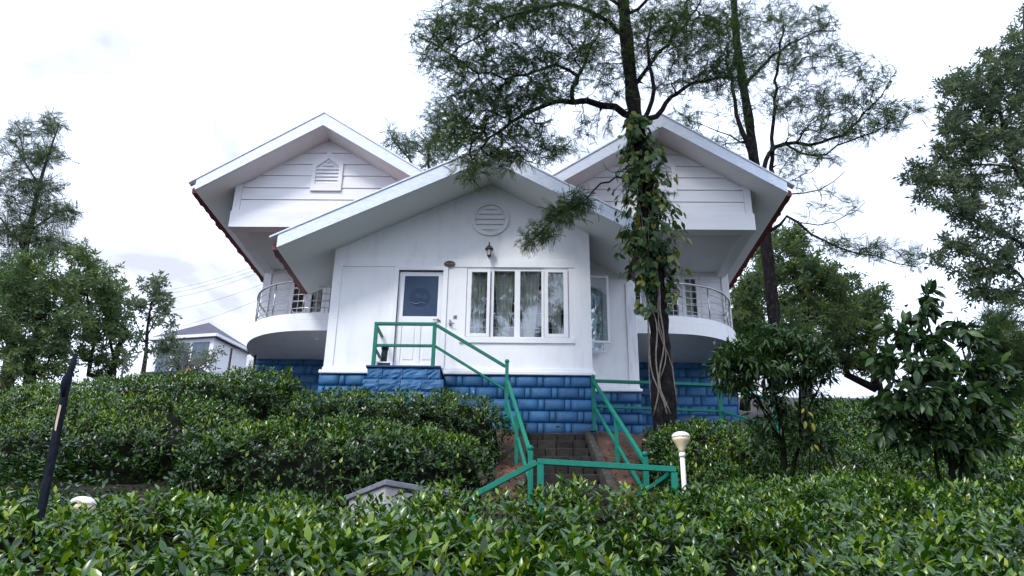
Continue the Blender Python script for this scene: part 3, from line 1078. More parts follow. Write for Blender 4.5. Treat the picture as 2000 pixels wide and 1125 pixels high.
# ---- roofs
def roof(ridge_x, zr, sl, sr, xl, xr, y0, y1, th=0.10, tl=0.11, fh=0.335, ov=0.16):
    """white slab with a soffit, tiles on top that reach past the eaves, a fascia along each rake"""
    r = thing('roof', (0, 0, 0), None, None)
    r.parent = house
    OFF[r.name] = OFF['house']
    zl_, zr_ = zr - sl * (ridge_x - xl), zr - sr * (xr - ridge_x)
    mb = MB()
    mb.prism([(xl, zl_), (ridge_x, zr), (xr, zr_), (xr, zr_ + th), (ridge_x, zr + th), (xl, zl_ + th)], 'y', y0 + .05, y1)
    mb.build('roof_slab', M['soffit'], r)
    # fascia boards
    for q, xe, ze, sgn in ((0, xl, zl_, -1), (1, xr, zr_, 1)):
        lip = .035
        a = [(ridge_x, zr), (ridge_x, zr + fh), (xe + sgn * .13, ze + fh * .80 - abs(sgn * .13) * (sl if q == 0 else sr)), (xe, ze + fh * .78), (xe, ze)]
        a = [(ridge_x, zr - .001), (ridge_x, zr + fh), (xe, ze + fh * .82), (xe, ze - .001)]
        MB().prism(a, 'y', y0, y0 + .049).build('fascia', M['fascia'], r, bevel=.004)
        sl_ = sl if q == 0 else sr
        b = [(ridge_x, zr + fh + .002), (ridge_x, zr + fh + .045), (xe + sgn * ov, ze + fh * .82 + .045 - ov * sl_), (xe + sgn * ov, ze + fh * .82 + .002 - ov * sl_)]
        MB().prism(b, 'y', y0 - .02, y0 + .16).build('rake_capping', M['fascia'], r, bevel=.006)
        # tile field: corrugated sheet, ribs running down the slope, a ragged tile edge at the eave
        nrm = math.hypot(1, sl_)
        mt = MB()
        ny = int((y1 - y0 - .18) / .11)
        ys = np.linspace(y0 + .17, y1, ny)
        top = []
        for j, y in enumerate(ys):
            up = .035 * (j % 2)
            jag = .035 * random.random() * (1 if (j // 2) % 3 else .3)
            z_r = zr + th + .11 + up
            xe2 = xe + sgn * (ov - .03 + jag)
            z_e = z_r - sl_ * abs(xe2 - ridge_x)
            top.append(((ridge_x, y, z_r), (xe2, y, z_e), (xe2, y, z_e - .11 - up), (xe + sgn * .002, y, ze + .01 + .0)))
        vs = [p for t in top for p in t]
        fs = []
        for j in range(len(top) - 1):
            for k in range(3):
                fs.append((4 * j + k, 4 * j + k + 1, 4 * j + 5 + k, 4 * j + 4 + k))
        n_ = len(vs)
        fs += [(0, 3, 2, 1), (n_ - 4, n_ - 3, n_ - 2, n_ - 1)]
        mt.add(vs, fs)
        mt.build('roof_tiles', M['tile'], r, kind='stuff')
    return r


roof(RX, RZ, RL, RR + 0.006, -4.892, 2.255, 14.16, 16.72)
roof(GX[0], GZ, GS, GS, -7.285, GX[0] + 2.65, GY0, 24.6, fh=0.315)
roof(GX[1], GZ, GS, GS, GX[1] - 2.65, 5.72, GY0, 24.6, fh=0.315)
mb = MB()
mb.prism([(-2.0, 7.92), (RX, RZ + .01), (.45, 7.86), (.45, 8.1), (RX, RZ + .28), (-2.0, 8.16)], 'y', 16.73, 24)
mb.build('valley_roof', M['tile'], house)
MB().box(-2.6, 1.0, 23.5, 23.7, 2.8, 8.0).build('back_wall', M['wall'], house)

# ------------------------------------------------------------------ things fixed to or standing by the house
lan = thing('wall_lantern', (-0.745, 15.19, 6.7), 'small black carriage lantern on the white wall below the round vent', 'lantern')
c = (-0.745, 15.06, 0)
mb = MB()
mb.box(-.775, -.715, 15.178, 15.199, 6.79, 7.03)
mb.tube([(-.745, 15.18, 7.0), (-.745, 15.13, 7.075), (-.745, 15.06, 7.07), (-.745, 15.06, 7.02)], .012, 8)
mb.build('bracket', M['black'], lan)
MB().lathe([(.012, 7.02), (.02, 7.0), (.045, 6.975), (.085, 6.925), (.094, 6.90), (.06, 6.895)][::-1], c, 6, False).build('cap', M['black'], lan)
mb = MB()
for k in range(6):
    a = k * math.pi / 3
    mb.bar((c[0] + .055 * math.cos(a), c[1] + .055 * math.sin(a), 6.895), (c[0] + .036 * math.cos(a), c[1] + .036 * math.sin(a), 6.765), .010)
mb.lathe([(.036, 6.77), (.042, 6.755), (.03, 6.735), (.010, 6.725), (.008, 6.69), (.002, 6.685)][::-1], c, 6, False)
mb.build('cage', M['black'], lan)
MB().lathe([(.046, 6.89), (.030, 6.77)][::-1], c, 6, False).build('lantern_glass', M['opal_top'], lan)

sg = thing('name_plate', (-1.567, 15.195, 6.6), 'small dark oval name plate with pale lettering above the door', 'sign')
disc(MB(), -1.567, 6.612, .118, .068, 15.160, 15.176).build('plate', M['sign_brown'], sg, bevel=.003)
mb = MB()
x = -1.643
for wd, hh in ((.022, .03), (.012, .02), (.014, .022), (0.02, 0), (.024, .032), (.012, .02), (.010, .022), (.014, .02), (.016, .026)):
    if hh:
        mb.tube([(x, 15.158, 6.60), (x + wd * .35, 15.158, 6.60 + hh), (x + wd * .6, 15.158, 6.602), (x + wd, 15.158, 6.60 + hh * .7)], .0035, 4)
    x += wd + .003
mb.build('lettering', M['sign_cream'], sg)
disc(MB(), -1.567, 6.672, .05, .012, 15.163, 15.174).build('plate_crest', M['sign_brown'], sg)

rk = thing('shoe_stand', (-2.70, 14.75, 4.205), 'low dark stand with pale legs on the doorstep beside the green rail', 'stand')
mb = MB()
mb.box(-2.86, -2.53, 14.68, 14.92, 4.32, 4.345)
mb.build('shelf', M['trim'], rk)
MB().box(-2.80, -2.59, 14.70, 14.90, 4.225, 4.319).build('drawer_box', M['black_plastic'], rk)
for x in (-2.845, -2.55):
    for y in (14.70, 14.90):
        MB().box(x - .02, x + .02, y - .015, y + .015, 4.206, 4.319).build('leg', M['trim'], rk)
um = thing('black_canister', (-2.70, 14.8, 4.346), 'tall black tube standing on the low stand beside the front door', 'canister')
MB().tube([(-2.725, 14.8, 4.347), (-2.715, 14.8, 4.62)], .062, 14).build('body', M['black_plastic'], um)
MB().tube([(-2.715, 14.8, 4.62), (-2.708, 14.8, 4.70), (-2.706, 14.8, 4.715)], [.072, .072, .06], 14).build('cap', M['black_plastic'], um)

ch = thing('balcony_chair', (-4.05, 17.3, 5.98), 'black round-backed chair half hidden on the left balcony', 'chair')
mb = MB()
mb.tube([(-4.02 + .22 * math.cos(a), 17.3, 6.56 + .30 * math.sin(a)) for a in np.linspace(0, 2 * math.pi, 20)], .03, 6)
mb.build('back_hoop', M['black'], ch)
disc(MB(), -4.02, 6.56, .20, .28, 17.31, 17.325, 18).build('back_panel', M['black_plastic'], ch)
MB().lathe([(.22, 0), (.24, .03), (.22, .06)], (-4.02, 17.05, 6.36), 16).build('seat', M['black_plastic'], ch)
for a in range(4):
    q = math.pi / 4 + a * math.pi / 2
    MB().tube([(-4.02 + .17 * math.cos(q), 17.05 + .17 * math.sin(q), 6.37), (-4.02 + .22 * math.cos(q), 17.05 + .22 * math.sin(q), 5.982)], .015, 6).build('leg', M['black'], ch)

# ------------------------------------------------------------------ stairs
stairs = thing('garden_stairs', (0.6, 12.5, 1.6), 'mossy dark stone steps climbing the bank to the blue house base', 'stairs')
for i in range(12):
    yf = 14.6 - 0.4 * (i + 1) + 0.4
    yf = 14.6 - 0.4 * i
    zt = 2.98 - 0.208 * i
    sx = 0.02 * (14.6 - yf)
    xa, xb = STEP_X0 + sx - (0.01 * i), STEP_X1 + sx * 1.4
    st = MB().box(xa + .01, xb - .01, yf + .035, yf + .46, zt - .42, zt - .014).build('step', M['kerb'], stairs)
    x = xa
    while x < xb - .05:
        w = random.uniform(.17, .34)
        if x + w > xb - .12:
            w = xb - x
        d = random.uniform(0, .022)
        nh = 1
        for h in range(nh):
            z0, z1 = zt - .200, zt - random.uniform(0, .012)
            b = MB().box(x + .006, x + w - .006, yf - d, yf + .43, z0, z1)
            b.build('stone', M['stone'], st, bevel=.012)
        x += w
cheek = MB()
p0, p1 = (1.125, 14.75, 3.07), (1.36, 10.6, 0.98)
vs = []
for (xx, yy, zz_) in ((1.125, 14.75, 3.08), (1.20, 12.6, 2.08), (1.30, 10.4, 0.95)):
    vs += [(xx, yy, zz_ - .9), (xx + .13, yy, zz_ - .9), (xx + .13, yy, zz_), (xx, yy, zz_)]
fs = [(0, 1, 2, 3), (8, 11, 10, 9)]
for k in (0, 4):
    fs += [(k, k + 4, k + 5, k + 1), (k + 1, k + 5, k + 6, k + 2), (k + 2, k + 6, k + 7, k + 3), (k + 3, k + 7, k + 4, k)]
cheek.add(vs, fs).build('cheek_wall', M['kerb'], stairs, bevel=.015)
MB().box(-.02, .05, 14.2, 14.7, 2.4, 3.07).build('cheek_wall', M['stone'], stairs, bevel=.01)

# ------------------------------------------------------------------ green railings
GR = M['green']


def finial(o, p):
    MB().ball((p[0], p[1], p[2]), .045, 10, 8).build('ball_finial', GR, o)


def post(o, p, q, w=.055):
    MB().box(p[0] - w, p[0] + w, p[1] - w * .9, p[1] + w * .9, p[2] + .001, p[2] + .013).build('base_plate', GR, o)
    return MB().bar(p, q, w, up=(0, 1, 0)).build('post', GR, o, bevel=.004)


def rail(o, p, q, w=.055, h=.05, name='rail'):
    return MB().bar(p, q, w, h).build(name, GR, o, bevel=.004)


lr = thing('landing_railing', (-2.3, 14.55, 4.2), 'green metal railing boxed round the doorstep in front of the white door', 'railing', None)
post(lr, (-2.87, 14.56, 4.20), (-2.87, 14.56, 5.04), .07)
post(lr, (-1.735, 14.56, 4.20), (-1.735, 14.56, 5.04), .07)
rail(lr, (-2.905, 14.56, 5.07), (-1.70, 14.56, 5.07), .07, .055)
rail(lr, (-2.835, 14.56, 4.63), (-1.77, 14.56, 4.63), .05, .05)
rail(lr, (-2.87, 14.60, 5.03), (-2.87, 15.19, 5.03), .05, .05)
rail(lr, (-2.87, 14.60, 4.58), (-2.87, 15.19, 4.58), .045, .045)
rail(lr, (-1.70, 14.57, 5.05), (-0.355, 14.60, 4.245), .06, .055)
rail(lr, (-1.70, 14.57, 4.62), (-0.36, 14.60, 3.80), .05, .045)

sl_ = thing('stair_railing', (-0.1, 13, 2.2), 'green stair railing with ball-topped posts left of the stone steps', 'railing', 'railings either side of the stone steps')
post(sl_, (-0.325, 14.60, 3.02), (-0.325, 14.60, 4.31), .065)
finial(sl_, (-0.325, 14.60, 4.345))
post(sl_, (-0.115, 12.9, 2.12), (-0.115, 12.9, 2.93), .06)
post(sl_, (0.10, 11.3, 1.30), (0.10, 11.3, 2.05), .075)
finial(sl_, (0.10, 11.3, 2.09))
rail(sl_, (-0.31, 14.56, 3.95), (0.10, 11.34, 2.00), .06, .055)
rail(sl_, (-0.31, 14.56, 3.55), (0.10, 11.34, 1.60), .05, .045)

sr_ = thing('stair_railing', (1.5, 13, 2.2), 'green stair railing with ball-topped posts right of the stone steps', 'railing', 'railings either side of the stone steps')
post(sr_, (1.302, 14.60, 3.02), (1.302, 14.60, 4.03), .065)
finial(sr_, (1.302, 14.60, 4.06))
post(sr_, (1.51, 12.9, 2.10), (1.51, 12.9, 2.85), .065)
post(sr_, (1.715, 11.3, 1.30), (1.715, 11.3, 1.98), .075)
finial(sr_, (1.715, 11.3, 2.02))
rail(sr_, (1.315, 14.56, 3.95), (1.715, 11.34, 1.92), .06, .055)
rail(sr_, (1.315, 14.56, 3.47), (1.715, 11.34, 1.46), .05, .045)

tr_ = thing('terrace_railing', (2.6, 14.7, 3.05), 'green two-bar railing along the terrace behind the vine-covered tree', 'railing')
rail(tr_, (1.33, 14.66, 3.995), (3.69, 14.7, 3.945), .055, .055)
rail(tr_, (1.33, 14.66, 3.50), (3.66, 14.7, 3.445), .045, .045)
post(tr_, (3.685, 14.7, 2.95), (3.685, 14.7, 3.92), .075)
rail(tr_, (3.72, 14.68, 3.93), (4.28, 13.3, 3.30), .055, .055)
rail(tr_, (3.70, 14.68, 3.43), (4.20, 13.3, 2.86), .045, .045)
post(tr_, (4.26, 13.28, 2.3), (4.26, 13.28, 3.30), .07)

cr_ = thing('cross_railing', (0.9, 8.7, 0.6), 'green railing crossing the foot of the steps above the front hedge', 'railing')
rail(cr_, (0.15, 8.70, 1.465), (1.645, 8.70, 1.395), .06, .06)
post(cr_, (0.185, 8.70, 0.55), (0.185, 8.70, 1.43), .072)
post(cr_, (1.62, 8.70, 0.55), (1.62, 8.70, 1.36), .068)
rail(cr_, (0.145, 8.70, 1.455), (-0.55, 8.72, 1.09), .06, .06)
post(cr_, (-0.53, 8.72, 0.55), (-0.53, 8.72, 1.07), .06)
rail(cr_, (1.60, 8.74, 1.36), (1.35, 9.6, 1.22), .05, .05)

# ------------------------------------------------------------------ lamps, slab, pole
def bollard(x, y, z, label, gz):
    b = thing('garden_lamp', (x, y, gz), label, 'lamp', 'cream garden lamps among the tea')
    MB().lathe([(.03, gz - z), (.03, -.255)], (x, y, z), 12).build('lamp_post', M['trim'], b)
    MB().lathe([(.036, -.262), (.042, -.24), (.036, -.205)], (x, y, z), 14).build('collar', M['trim'], b)
    MB().lathe([(.034, -.204), (.040, -.17), (.062, -.12), (.098, -.06), (.115, -.02)], (x, y, z), 20).build('lamp_shade', M['cream_glass'], b)
    MB().lathe([(.118, -.019), (.116, 0.0), (.10, .03), (.06, .052), (.005, .06)], (x, y, z), 20).build('lamp_dome', M['opal_top'], b)
    return b


bollard(1.979, 10.0, 2.018, 'cream garden lamp on a white post right of the stair foot', 0.9)
bollard(-4.112, 7.6, 0.85, 'pale domed garden lamp sunk behind the front hedge at the left', 0.4)

slabT = thing('concrete_chamber', (-1.2, 8.4, 0.5), 'low concrete chamber with a grey slab lid showing above the front hedge', 'chamber')
A_ = np.array(at(752, 936, 8.0))
B_ = np.array(atZ(676, 967, A_[2] - .02))
C_ = np.array(at(890, 960, 8.55))
mb = MB()
D_ = B_ + C_ - A_
top = [A_, C_, D_, B_]
vs = [p - np.array([0, 0, .055]) for p in top] + top
mb.add(vs, [(0, 3, 2, 1), (4, 5, 6, 7), (0, 1, 5, 4), (1, 2, 6, 5), (2, 3, 7, 6), (3, 0, 4, 7)]).build('lid', M['concrete'], slabT, bevel=.006)
cen = (A_ + D_) / 2
mb = MB()
low = [cen + (p - cen) * .93 - np.array([0, 0, .056]) for p in top]
base = [np.array([p[0], p[1], .3]) for p in low]
mb.add(base + low, [(0, 3, 2, 1), (4, 5, 6, 7), (0, 1, 5, 4), (1, 2, 6, 5), (2, 3, 7, 6), (3, 0, 4, 7)]).build('chamber_wall', M['plaster'], slabT)
a, b = low[0], low[1]
fr = lambda t, z: a + (b - a) * t + np.array([.004, -.012, -z])
mb = MB()
mb.tube([fr(.10, .10), fr(.20, .05), fr(.30, .015), fr(.42, .02)], [.004, .008, .012, .006], 5)
mb.tube([fr(.42, .02), fr(.45, .05), fr(.48, .02), fr(.50, .09)], [.01, .016, .014, .003], 5)
mb.build('crack', M['crack'], slabT)

pole = thing('leaning_pole', at(68, 1075, 4.6), 'dark charred pole leaning out of the front hedge at the left', 'pole')
pp = [at(64, 1080, 4.60), at(80, 1000, 4.68), at(96, 920, 4.76), at(112, 840, 4.84), at(126, 770, 4.92), at(136, 730, 4.96), at(148, 692, 5.0)]
MB().tube(pp, [.023, .025, .026, .026, .025, .021, .015], 10).build('shaft', M['charred'], pole)
mb = MB()
mb.tube([at(124, 775, 4.86), at(124, 755, 4.86), at(128, 738, 4.87), at(134, 728, 4.88)], [.010, .022, .019, .009], 7)
mb.build('charred_knot', M['charred'], pole)
MB().add([at(109, 842, 4.80), at(105, 838, 4.82), at(116, 790, 4.86), at(120, 792, 4.84), at(108, 840, 4.86), at(117, 791, 4.9)],
         [(0, 1, 2, 3), (1, 4, 5, 2)]).build('bare_wood', M['cut_wood'], pole)

# ------------------------------------------------------------------ far house, fence, wires
zB = at(424, 650.5, 64)[2]
Bc, Ac, Cc = at(424, 650.5, 64), atZ(290, 659, zB), atZ(484, 680, zB)
Cc = Bc + (Cc - Bc) * 1.25
Dc = Ac + Cc - Bc
cen = (Ac + Cc) / 2
apex_z = at(408, 630, cen[1])[2]
fh = thing('distant_house', (float(cen[0]), float(cen[1]), float(zB - 6)), 'white house with a dark hipped roof behind the left hedge', 'house')
ap = np.array([at(408, 630, cen[1])[0], cen[1], apex_z])
mb = MB()
dn = np.array([0, 0, -.25])
mb.add([Ac, Bc, Cc, Dc, ap, Ac + dn, Bc + dn, Cc + dn, Dc + dn], [(0, 1, 4), (1, 2, 4), (2, 3, 4), (3, 0, 4), (8, 7, 6, 5)])
mb.build('roof', M['far_roof'], fh)
mb = MB()
for a, b in ((Ac, Bc), (Bc, Cc)):
    mb.bar(a + np.array([0, 0, -.14]), b + np.array([0, 0, -.14]), .18, .26)
mb.build('gutter', M['far_wall'], fh)
ins = lambda p, k: cen + (p - cen) * k
wl = [ins(p, .86) for p in (Ac, Bc, Cc, Dc)]
mb = MB()
lo = np.array([0, 0, -9.0])
up_ = np.array([0, 0, -.2])
mb.add([p + lo for p in wl] + [p + up_ for p in wl], [(4, 5, 6, 7), (0, 1, 5, 4), (1, 2, 6, 5), (2, 3, 7, 6), (3, 0, 4, 7)])
mb.build('wall', M['far_wall'], fh)
a, b = wl[0], wl[1]
dirx = unit(b - a)
nout = unit(np.cross(dirx, np.array([0, 0, 1.0])))
ln = np.linalg.norm(b - a)
def fpan(name, t0, t1, z0, z1, mat, o=.06):
    p = [a + dirx * ln * t + np.array([0, 0, z]) + nout * o for t, z in ((t0, z0), (t1, z0), (t1, z1), (t0, z1))]
    q = [x - nout * (o + .05) for x in p]
    MB().add(p + q, [(0, 1, 2, 3), (7, 6, 5, 4), (0, 4, 5, 1), (1, 5, 6, 2), (2, 6, 7, 3), (3, 7, 4, 0)]).build(name, mat, fh)
fpan('window', .66, .93, -2.6, -.6, M['far_dark'])
fpan('window', .38, .60, -3.0, -.6, M['far_dark'])
fpan('window', .08, .30, -3.0, -.6, M['far_dark'])
fpan('balcony_edge', .0, 1.0, -5.2, -4.4, M['far_wall'], 1.2)
for k in range(14):
    t = .02 + .96 * k / 13
    fpan('balustrade_bar', t - .004, t + .004, -4.4, -3.4, M['far_dark'], 1.1)
fpan('balustrade_rail', 0, 1, -3.42, -3.34, M['far_dark'], 1.1)
fpan('red_blanket', .72, .84, -4.0, -3.2, M['red_cloth'], 1.25)
fpan('lower_wall', 0, 1, -9, -5.4, M['concrete'], .2)

fen = thing('wire_fence', at(400, 720, 19), 'thin chain-link fence with dark posts behind the left hedge', 'fence')
FP = [at(240, 722, 20.5), at(357, 718, 19.6), at(448, 712, 18.8), at(497, 708, 18.4)]
for p in FP:
    z0 = float(ground_z(p[0], p[1]))
    MB().tube([(p[0], p[1], z0 - .1), (p[0], p[1], p[2] + .42)], .028, 6).build('post', M['black'], fen)
mb = MB()
for p, q in zip(FP[:-1], FP[1:]):
    n_ = 18
    h0, h1 = -.55, .38
    for k in range(-9, n_):
        for sg_ in (0, 1):
            a0, a1 = k / n_, (k + 9) / n_
            za, zb = (h0, h1) if sg_ else (h1, h0)
            ca0, ca1 = max(a0, 0), min(a1, 1)
            if ca1 <= ca0:
                continue
            f = lambda t: p + (q - p) * t + np.array([0, 0, za + (zb - za) * (t - a0) / (a1 - a0)])
            mb.tube([f(ca0), f(ca1)], .0022, 3, cap=False)
mb.build('wire_mesh', M['wire'], fen, kind='stuff')

for k, (y0, y1, lab) in enumerate(((562, 512, 'uppermost'), (570, 519, 'second from the top'), (580, 527, 'third from the top'), (604, 552, 'fourth from the top'), (640, 578, 'lowest'))):
    a, b = at(300, y0 + 8, 58), at(540, y1 - 8, 46)
    pts = []
    for i in range(13):
        t = i / 12 * 1.3 - .15
        p = a + (b - a) * t
        pts.append((p[0], p[1], p[2] - .35 * (1 - (2 * t - 1) ** 2)))
    w = MB().tube(pts, .012, 4)
    o = w.build('power_line', M['wire'])
    tag(o, 'thin overhead wire left of the house, %s of five' % lab, 'wire', 'overhead wires left of the house')


# ------------------------------------------------------------------ foliage templates (length 1 along +X, face +Z)
def leaf_template(w=0.19, fold=0.05, curl=0.14, fine=True, belly=0.45):
    if fine:
        xs, ws = [0.0, .16, .40, .70, 1.0], [0.0, .10 / .19 * w, w, .72 * w, 0.0]
    else:
        xs, ws = [0.0, .42, 1.0], [0.0, w, 0.0]
    v = []
    for x, h in zip(xs, ws):
        z = -curl * x * x
        if h == 0:
            v.append((x, 0, z))
        else:
            v += [(x, h, z + fold * h / w), (x, 0, z), (x, -h, z + fold * h / w)]
    v = np.array(v, float)
    f = []
    if fine:
        f += [(0, 2, 1), (0, 3, 2)]
        for s in (1, 4):
            f += [(s, s + 1, s + 4), (s, s + 4, s + 3), (s + 1, s + 2, s + 5), (s + 1, s + 5, s + 4)]
        f += [(7, 8, 10), (8, 9, 10)]
    else:
        f += [(0, 2, 1), (0, 3, 2), (1, 2, 4), (2, 3, 4)]
    return v, np.array(f)


def fern_template(pairs=8, ang=0.80, ln=0.32, wd=0.021, seed=1):
    """feathery compound leaf: narrow leaflets either side of a drooping rib"""
    r = np.random.default_rng(seed)
    v, f = [], []
    def z(x):
        return -0.22 * x * x
    v += [(0, .008, 0), (0, -.008, 0), (1, 0, z(1))]
    f.append((0, 1, 2))
    for i in range(pairs):
        x = .10 + .80 * i / (pairs - 1)
        l_ = ln * (1 - .45 * abs(x - .45)) * r.uniform(.8, 1.15)
        for s in (-1, 1):
            a = ang * r.uniform(.8, 1.15)
            dx, dy = math.cos(a), s * math.sin(a)
            o = len(v)
            zt = z(x) - .10 * l_ + r.uniform(-.05, .05)
            v += [(x - wd * .6, 0, z(x)), (x + dx * l_ * .5 + wd * .7, dy * l_ * .5 - s * wd * .4, z(x) + .02), (x + dx * l_, dy * l_, zt), (x + dx * l_ * .45 - wd * .7, dy * l_ * .45 + s * wd * .4, z(x) + .02)]
            f += [(o, o + 1, o + 2), (o, o + 2, o + 3)]
    return np.array(v), np.array(f)


def sprig_template(n=6, w=0.17, seed=2, spread=1.0):
    """a twig end with n small simple leaves"""
    r = np.random.default_rng(seed)
    lv, lf = leaf_template(w=w, fine=False)
    V, F = [], []
    for i in range(n):
        t = i / max(1, n - 1)
        az = i * 2.4 + r.uniform(-.3, .3)
        tilt = spread * (1.1 - .5 * t) * r.uniform(.8, 1.2)
        d = np.array([math.cos(tilt), math.sin(tilt) * math.cos(az), math.sin(tilt) * math.sin(az)])
        nn = np.array([-math.sin(tilt), math.cos(tilt) * math.cos(az), math.cos(tilt) * math.sin(az)]) * -1
        R = frames(d[None], nn[None])[0]
        V.append((lv * r.uniform(.42, .58)) @ R.T + np.array([.55 * t, 0, 0]))
        F.append(lf + i * len(lv))
    return np.concatenate(V), np.concatenate(F)


TEA_F = leaf_template(w=.215, fold=.055, curl=.20)
TEA_C = leaf_template(w=.22, fold=.05, fine=False)
BIG_F = leaf_template(w=.21, fold=.05, curl=.20)
LANCE = leaf_template(w=.13, fold=.03, curl=.22, fine=False)
HEART = leaf_template(w=.30, fold=.03, curl=.12)
FERN = fern_template()
FERN_S = fern_template(pairs=6, ln=.36, wd=.028)
SPRIG = sprig_template()
SPRIG5 = sprig_template(5, .20, 4)


def leaf_mesh(name, tpl, mat):
    me = bpy.data.meshes.new(name)
    me.from_pydata(tpl[0].tolist(), [], tpl[1].tolist())
    me.materials.append(mat)
    me.polygons.foreach_set('use_smooth', [True] * len(tpl[1]))
    me.update()
    return me


def put_leaves(parent, tpl, mat, mat_one, pos, R, s, tint, n_obj=0, stuff_name='foliage', leaf_name='leaf', margin=0):
    """the leaves that show largest become objects of their own, the rest one mesh"""
    pick = np.zeros(len(pos), bool)
    if n_obj:
        q = to_px(pos)
        ok = (q[:, 0] > -margin) & (q[:, 0] < 2000 + margin) & (q[:, 1] > 0) & (q[:, 1] < 1125) & (q[:, 2] > 0)
        facing = np.abs(np.sum(R[:, :, 2] * unit(pos), -1))
        size = np.where(ok, s / np.maximum(q[:, 2], .1) * (.3 + facing), 0)
        idx = np.argsort(-size)[:n_obj]
        pick[idx] = size[idx] > 0
        me = leaf_mesh(leaf_name, tpl, mat_one)
        for i in np.nonzero(pick)[0]:
            m4 = Matrix.Identity(4)
            for a in range(3):
                for b in range(3):
                    m4[a][b] = R[i, a, b] * s[i]
                m4[a][3] = pos[i, a]
            inst(leaf_name, me, parent, m4)
    k = ~pick
    V, F, T = scatter(tpl[0], tpl[1], pos[k], R[k], s[k], tint[k])
    return np_mesh(stuff_name, V, F, mat, parent, tint=T, kind='stuff')


